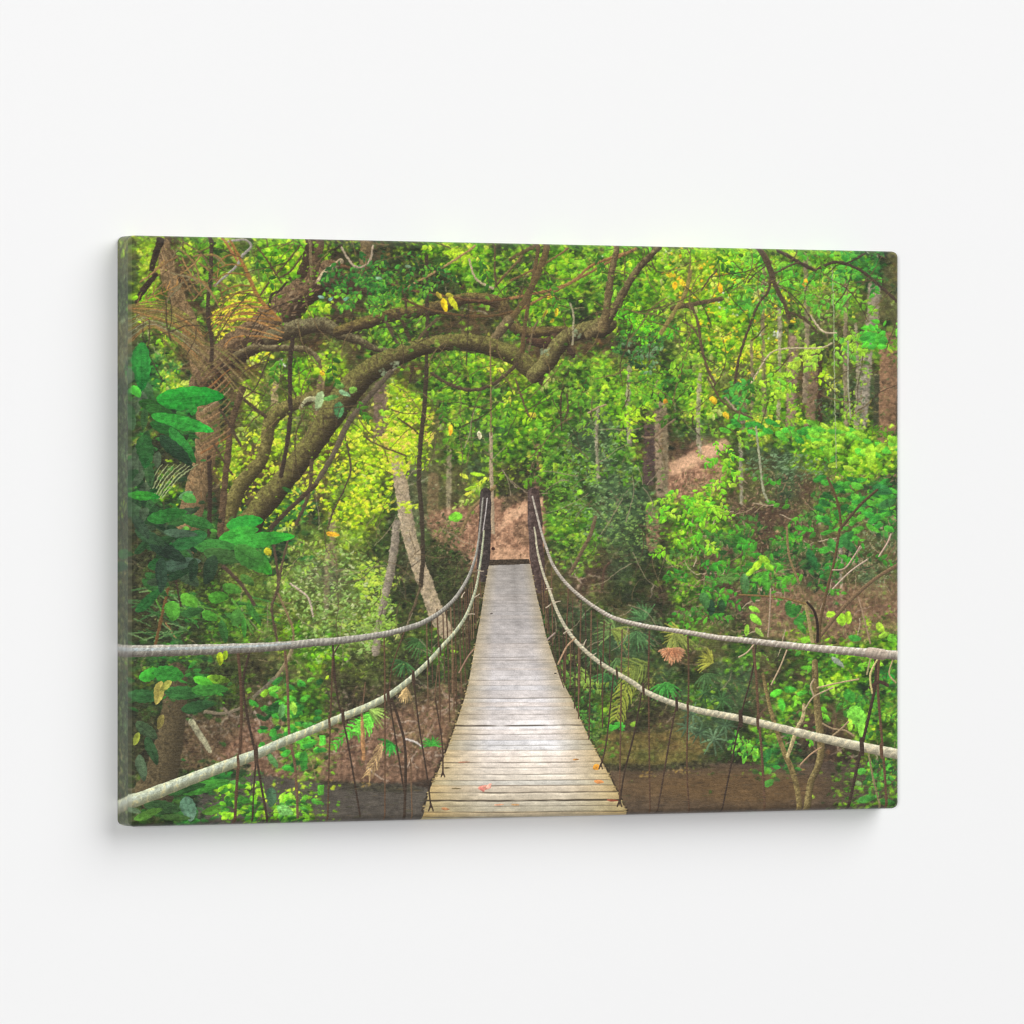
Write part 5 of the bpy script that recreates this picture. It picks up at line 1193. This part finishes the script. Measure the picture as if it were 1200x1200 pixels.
def mesh_object(name, verts, faces, cols, mat, parent=None, smooth=True):
    me = bpy.data.meshes.new(name)
    used = np.unique(faces); remap = np.zeros(len(verts), np.int64); remap[used] = np.arange(len(used))
    v = verts[used].astype(np.float32); f = remap[faces].astype(np.int32)
    me.vertices.add(len(v)); me.vertices.foreach_set('co', v.ravel())
    me.loops.add(f.size); me.loops.foreach_set('vertex_index', f.ravel())
    me.polygons.add(len(f)); me.polygons.foreach_set('loop_start', np.arange(0, f.size, 4, dtype=np.int32))
    me.polygons.foreach_set('use_smooth', np.full(len(f), bool(smooth)))
    me.update(calc_edges=True)
    if cols is not None:
        at = me.color_attributes.new('ink', 'FLOAT_COLOR', 'POINT')
        c = np.ones((len(v), 4), np.float32); c[:, :3] = np.clip(cols[used] * INK_GAIN + INK_LIFT, 0, 1)
        at.data.foreach_set('color', c.ravel())
    me.materials.append(mat)
    o = bpy.data.objects.new(name, me); coll.objects.link(o)
    if parent:
        o.parent = parent
    return o


# ---- materials --------------------------------------------------------------
def new_mat(name):
    m = bpy.data.materials.new(name); m.use_nodes = True
    n = m.node_tree.nodes; n.clear()
    out = n.new('ShaderNodeOutputMaterial'); b = n.new('ShaderNodeBsdfPrincipled')
    m.node_tree.links.new(b.outputs[0], out.inputs[0])
    return m, n, m.node_tree.links, b


ink_mat, n, L, b = new_mat('printed_canvas')
va = n.new('ShaderNodeVertexColor'); va.layer_name = 'ink'
tc = n.new('ShaderNodeTexCoord')
mp = n.new('ShaderNodeMapping'); mp.inputs['Rotation'].default_value = (0, math.radians(14), 0); mp.inputs['Scale'].default_value = (90, 90, 330)
n1 = n.new('ShaderNodeTexNoise'); n1.inputs['Scale'].default_value = 1.0; n1.inputs['Detail'].default_value = 4; n1.inputs['Roughness'].default_value = .6
n2 = n.new('ShaderNodeTexNoise'); n2.inputs['Scale'].default_value = 900; n2.inputs['Detail'].default_value = 1
add = n.new('ShaderNodeMath'); add.operation = 'MULTIPLY_ADD'; add.inputs[1].default_value = .35
bp = n.new('ShaderNodeBump'); bp.inputs['Strength'].default_value = .75; bp.inputs['Distance'].default_value = .0010
L.new(tc.outputs['Object'], mp.inputs[0]); L.new(mp.outputs[0], n1.inputs['Vector']); L.new(tc.outputs['Object'], n2.inputs['Vector'])
L.new(n2.outputs[0], add.inputs[0]); L.new(n1.outputs[0], add.inputs[2]); L.new(add.outputs[0], bp.inputs['Height'])
L.new(va.outputs[0], b.inputs['Base Color']); L.new(bp.outputs[0], b.inputs['Normal'])
b.inputs['Roughness'].default_value = .55
b.inputs['Specular IOR Level'].default_value = .22
b.inputs['Sheen Weight'].default_value = .2; b.inputs['Sheen Roughness'].default_value = .45

wall_mat, n, L, b = new_mat('white_wall_paint')
tc = n.new('ShaderNodeTexCoord')
n1 = n.new('ShaderNodeTexNoise'); n1.inputs['Scale'].default_value = 220; n1.inputs['Detail'].default_value = 3
bp = n.new('ShaderNodeBump'); bp.inputs['Strength'].default_value = .02; bp.inputs['Distance'].default_value = .0004
L.new(tc.outputs['Object'], n1.inputs['Vector']); L.new(n1.outputs[0], bp.inputs['Height']); L.new(bp.outputs[0], b.inputs['Normal'])
b.inputs['Base Color'].default_value = (.84, .84, .84, 1); b.inputs['Roughness'].default_value = 1; b.inputs['Specular IOR Level'].default_value = 0

back_mat, n, L, b = new_mat('raw_canvas_back')
b.inputs['Base Color'].default_value = (.7, .66, .58, 1); b.inputs['Roughness'].default_value = .9

# ---- assemble ---------------------------------------------------------------
root = bpy.data.objects.new('canvas_print', None); coll.objects.link(root)
root.location = (0, 0, CZ)
root['label'] = 'stretched canvas print of a plank rope bridge in green jungle on a white wall'
root['category'] = 'canvas print'

picture = mesh_object('printed_picture', front, quads[~np.isin(fid, [1, 2, 3, 4, 5] + list(range(8, 21)))], colf, ink_mat, root)
picture['label'] = 'sunlit green jungle foliage printed on the front of the canvas'
motifs = {1: ('printed_footbridge', 'weathered grey and tan plank deck narrowing towards the far bank'),
          2: ('printed_rope', 'thick grey hand rope, upper one on the left'), 3: ('printed_rope', 'pale cream rope, lower one on the left'),
          4: ('printed_rope', 'grey hand rope, upper one on the right'), 5: ('printed_rope', 'pale cream rope, lower one on the right'),
          8: ('printed_post', 'dark post at the left of the far end of the deck'), 15: ('printed_post', 'dark post at the right of the far end of the deck'),
          9: ('printed_path', 'pinkish dirt path beyond the bridge'), 10: ('printed_stream', 'brown water right of the bridge'),
          11: ('printed_trunk', 'pale birch-like trunk leaning behind the left ropes'), 12: ('printed_trunk', 'thin grey trunk left of the pale leaning one'),
          16: ('printed_stream', 'dark grey water left of the bridge'), 17: ('printed_path', 'strip of pink dirt path on the slope at the right'), 18: ('printed_trunk', 'dark trunk at the lower left'),
          19: ('printed_trunk', 'olive stem at the lower right, the thicker one'), 20: ('printed_trunk', 'olive stem at the lower right, the forked one'),
          13: ('printed_trunk', 'brown shaggy trunk and limb at the upper left'), 14: ('printed_branch', 'mossy branch arching over the bridge')}
for k, (nm, lb) in motifs.items():
    sel = quads[fid == k]
    if len(sel):
        o = mesh_object(nm, front, sel, colf, ink_mat, picture)
        o['label'] = lb

# sides: rings running from the rounded front edge back to the wall
per = np.concatenate([ii[0, :-1], ii[:-1, -1], ii[-1, :0:-1], ii[:0:-1, 0]])
flatX = X.reshape(-1)[per]; flatZ = Z.reshape(-1)[per]
NR = 24
ys = np.linspace(-(D - RF), -0.0012, NR + 1)
s_side = np.linspace(0, D - RF, NR + 1) + RF * .6
NP = len(per)
side_names = ['wrapped_edge'] * 4
P2 = front[per]
nxl = np.where(np.isclose(flatX, -W / 2), -1, np.where(np.isclose(flatX, W / 2), 1, 0))
nzl = np.where(np.isclose(flatZ, -H / 2), -1, np.where(np.isclose(flatZ, H / 2), 1, 0))
rv = []; rc = []
for y, sd in zip(ys, s_side):
    v = P2.copy(); v[:, 1] = y
    ux = P2[:, 0] + nxl * sd; uz = P2[:, 2] + np.where(nxl == 0, nzl, 0) * sd
    c, _ = ink(ux, uz)
    rv.append(v); rc.append(c)
rv = np.concatenate(rv); rc = np.concatenate(rc)
a = np.arange(NP); bnx = (a + 1) % NP
sq = np.concatenate([np.stack([bnx + r * NP, a + r * NP, a + (r + 1) * NP, bnx + (r + 1) * NP], -1) for r in range(NR)])
grp = np.concatenate([np.full(NX, 0), np.full(NZ, 1), np.full(NX, 2), np.full(NZ, 3)])
gall = np.tile(grp, NR)
for g, lb in enumerate(('bottom edge where the print wraps round', 'right edge where the print wraps round', 'top edge where the print wraps round', 'left edge where the print wraps round, in view')):
    o = mesh_object('wrapped_edge', rv, sq[gall == g], rc, ink_mat, root)
    o['label'] = lb
# stretcher bars behind the cloth (four mitred lengths of wood)
def bar(x0, x1, z0, z1, horiz):
    t = .036
    y0, y1 = -D + .006, -.002
    if horiz:
        s = 1 if z1 > 0 else -1
        ring = [(x0, z0 if s < 0 else z1), (x1, z0 if s < 0 else z1), (x1 - t, (z0 + t) if s < 0 else (z1 - t)), (x0 + t, (z0 + t) if s < 0 else (z1 - t))]
    else:
        s = 1 if x1 > 0 else -1
        ex = x1 if s > 0 else x0
        ring = [(ex, z0), (ex, z1), (ex - s * t, z1 - t), (ex - s * t, z0 + t)]
    v = np.array([(x, y0, z) for x, z in ring] + [(x, y1, z) for x, z in ring])
    f = np.array([(0, 1, 2, 3), (4, 7, 6, 5), (0, 4, 5, 1), (1, 5, 6, 2), (2, 6, 7, 3), (3, 7, 4, 0)])
    return mesh_object('stretcher_bar', v, f, None, back_mat, root, False)


e = .0025
bx0, bx1, bz0, bz1 = -W / 2 + e, W / 2 - e, -H / 2 + e, H / 2 - e
for hz, q_ in ((True, -1), (True, 1), (False, -1), (False, 1)):
    if hz:
        bar(bx0, bx1, bz0 if q_ < 0 else bz1 - .036, bz0 + .036 if q_ < 0 else bz1, True)
    else:
        bar(bx0 if q_ < 0 else bx1 - .036, bx0 + .036 if q_ < 0 else bx1, bz0, bz1, False)

# ---- wall -------------------------------------------------------------------
wv = np.array([(-4, 0, -1.2), (4, 0, -1.2), (4, 0, 4.2), (-4, 0, 4.2), (-4, .12, -1.2), (4, .12, -1.2), (4, .12, 4.2), (-4, .12, 4.2)], float)
wf = np.array([(0, 1, 2, 3), (5, 4, 7, 6), (1, 5, 6, 2), (4, 0, 3, 7), (3, 2, 6, 7), (4, 5, 1, 0)])
wall = mesh_object('wall', wv, wf, None, wall_mat, None, False)
wall['kind'] = 'structure'

# ---- light: a broad soft lamp from the upper right, a fill from the camera's side
KEY, FILL, AMB = 0.66, 0.465, 0.118


def lamp(name, pos, size, share):
    ld = bpy.data.lights.new(name, 'AREA'); ld.shape = 'DISK'; ld.size = size
    o = bpy.data.objects.new(name, ld); coll.objects.link(o)
    tgt = np.array([0, 0, CZ]); d = tgt - np.array(pos); dist = np.linalg.norm(d); d = d / dist
    cosw = abs(d[1])
    ld.energy = share * math.pi * math.pi * dist * dist / cosw       # irradiance pi * share on the wall
    zax = -d; xax = np.cross([0, 0, 1.0], zax); xax /= np.linalg.norm(xax); yax = np.cross(zax, xax)
    o.matrix_world = Matrix(((xax[0], yax[0], zax[0], pos[0]), (xax[1], yax[1], zax[1], pos[1]), (xax[2], yax[2], zax[2], pos[2]), (0, 0, 0, 1)))
    return o


lamp('soft_key_lamp', (11.5, -15.0, CZ + 12.5), 24.0, KEY)
lamp('fill_lamp', (-10.5, -17.5, CZ + .5), 3.0, FILL)
world = bpy.data.worlds.new('World'); scene.world = world; world.use_nodes = True
bg = world.node_tree.nodes['Background']; bg.inputs[0].default_value = (1, 1, 1, 1); bg.inputs[1].default_value = AMB

# ---- camera -----------------------------------------------------------------
cd = bpy.data.cameras.new('camera'); cam = bpy.data.objects.new('camera', cd); coll.objects.link(cam)
cam.location = CAM; cam.rotation_euler = (math.radians(90), 0, -math.atan2(FW[0], FW[1]))
cd.sensor_width = 36; cd.lens = FOC / 1200 * 36; cd.clip_end = 200
scene.camera = cam

vs = scene.view_settings
vs.view_transform = 'Standard'; vs.look = 'None'; vs.exposure = 0; vs.gamma = 1; vs.use_curve_mapping = False
scene.render.resolution_x = scene.render.resolution_y = 1024
scene.cycles.use_denoising = True
scene.cycles.max_bounces = 6
scene.cycles.filter_width = 1.2
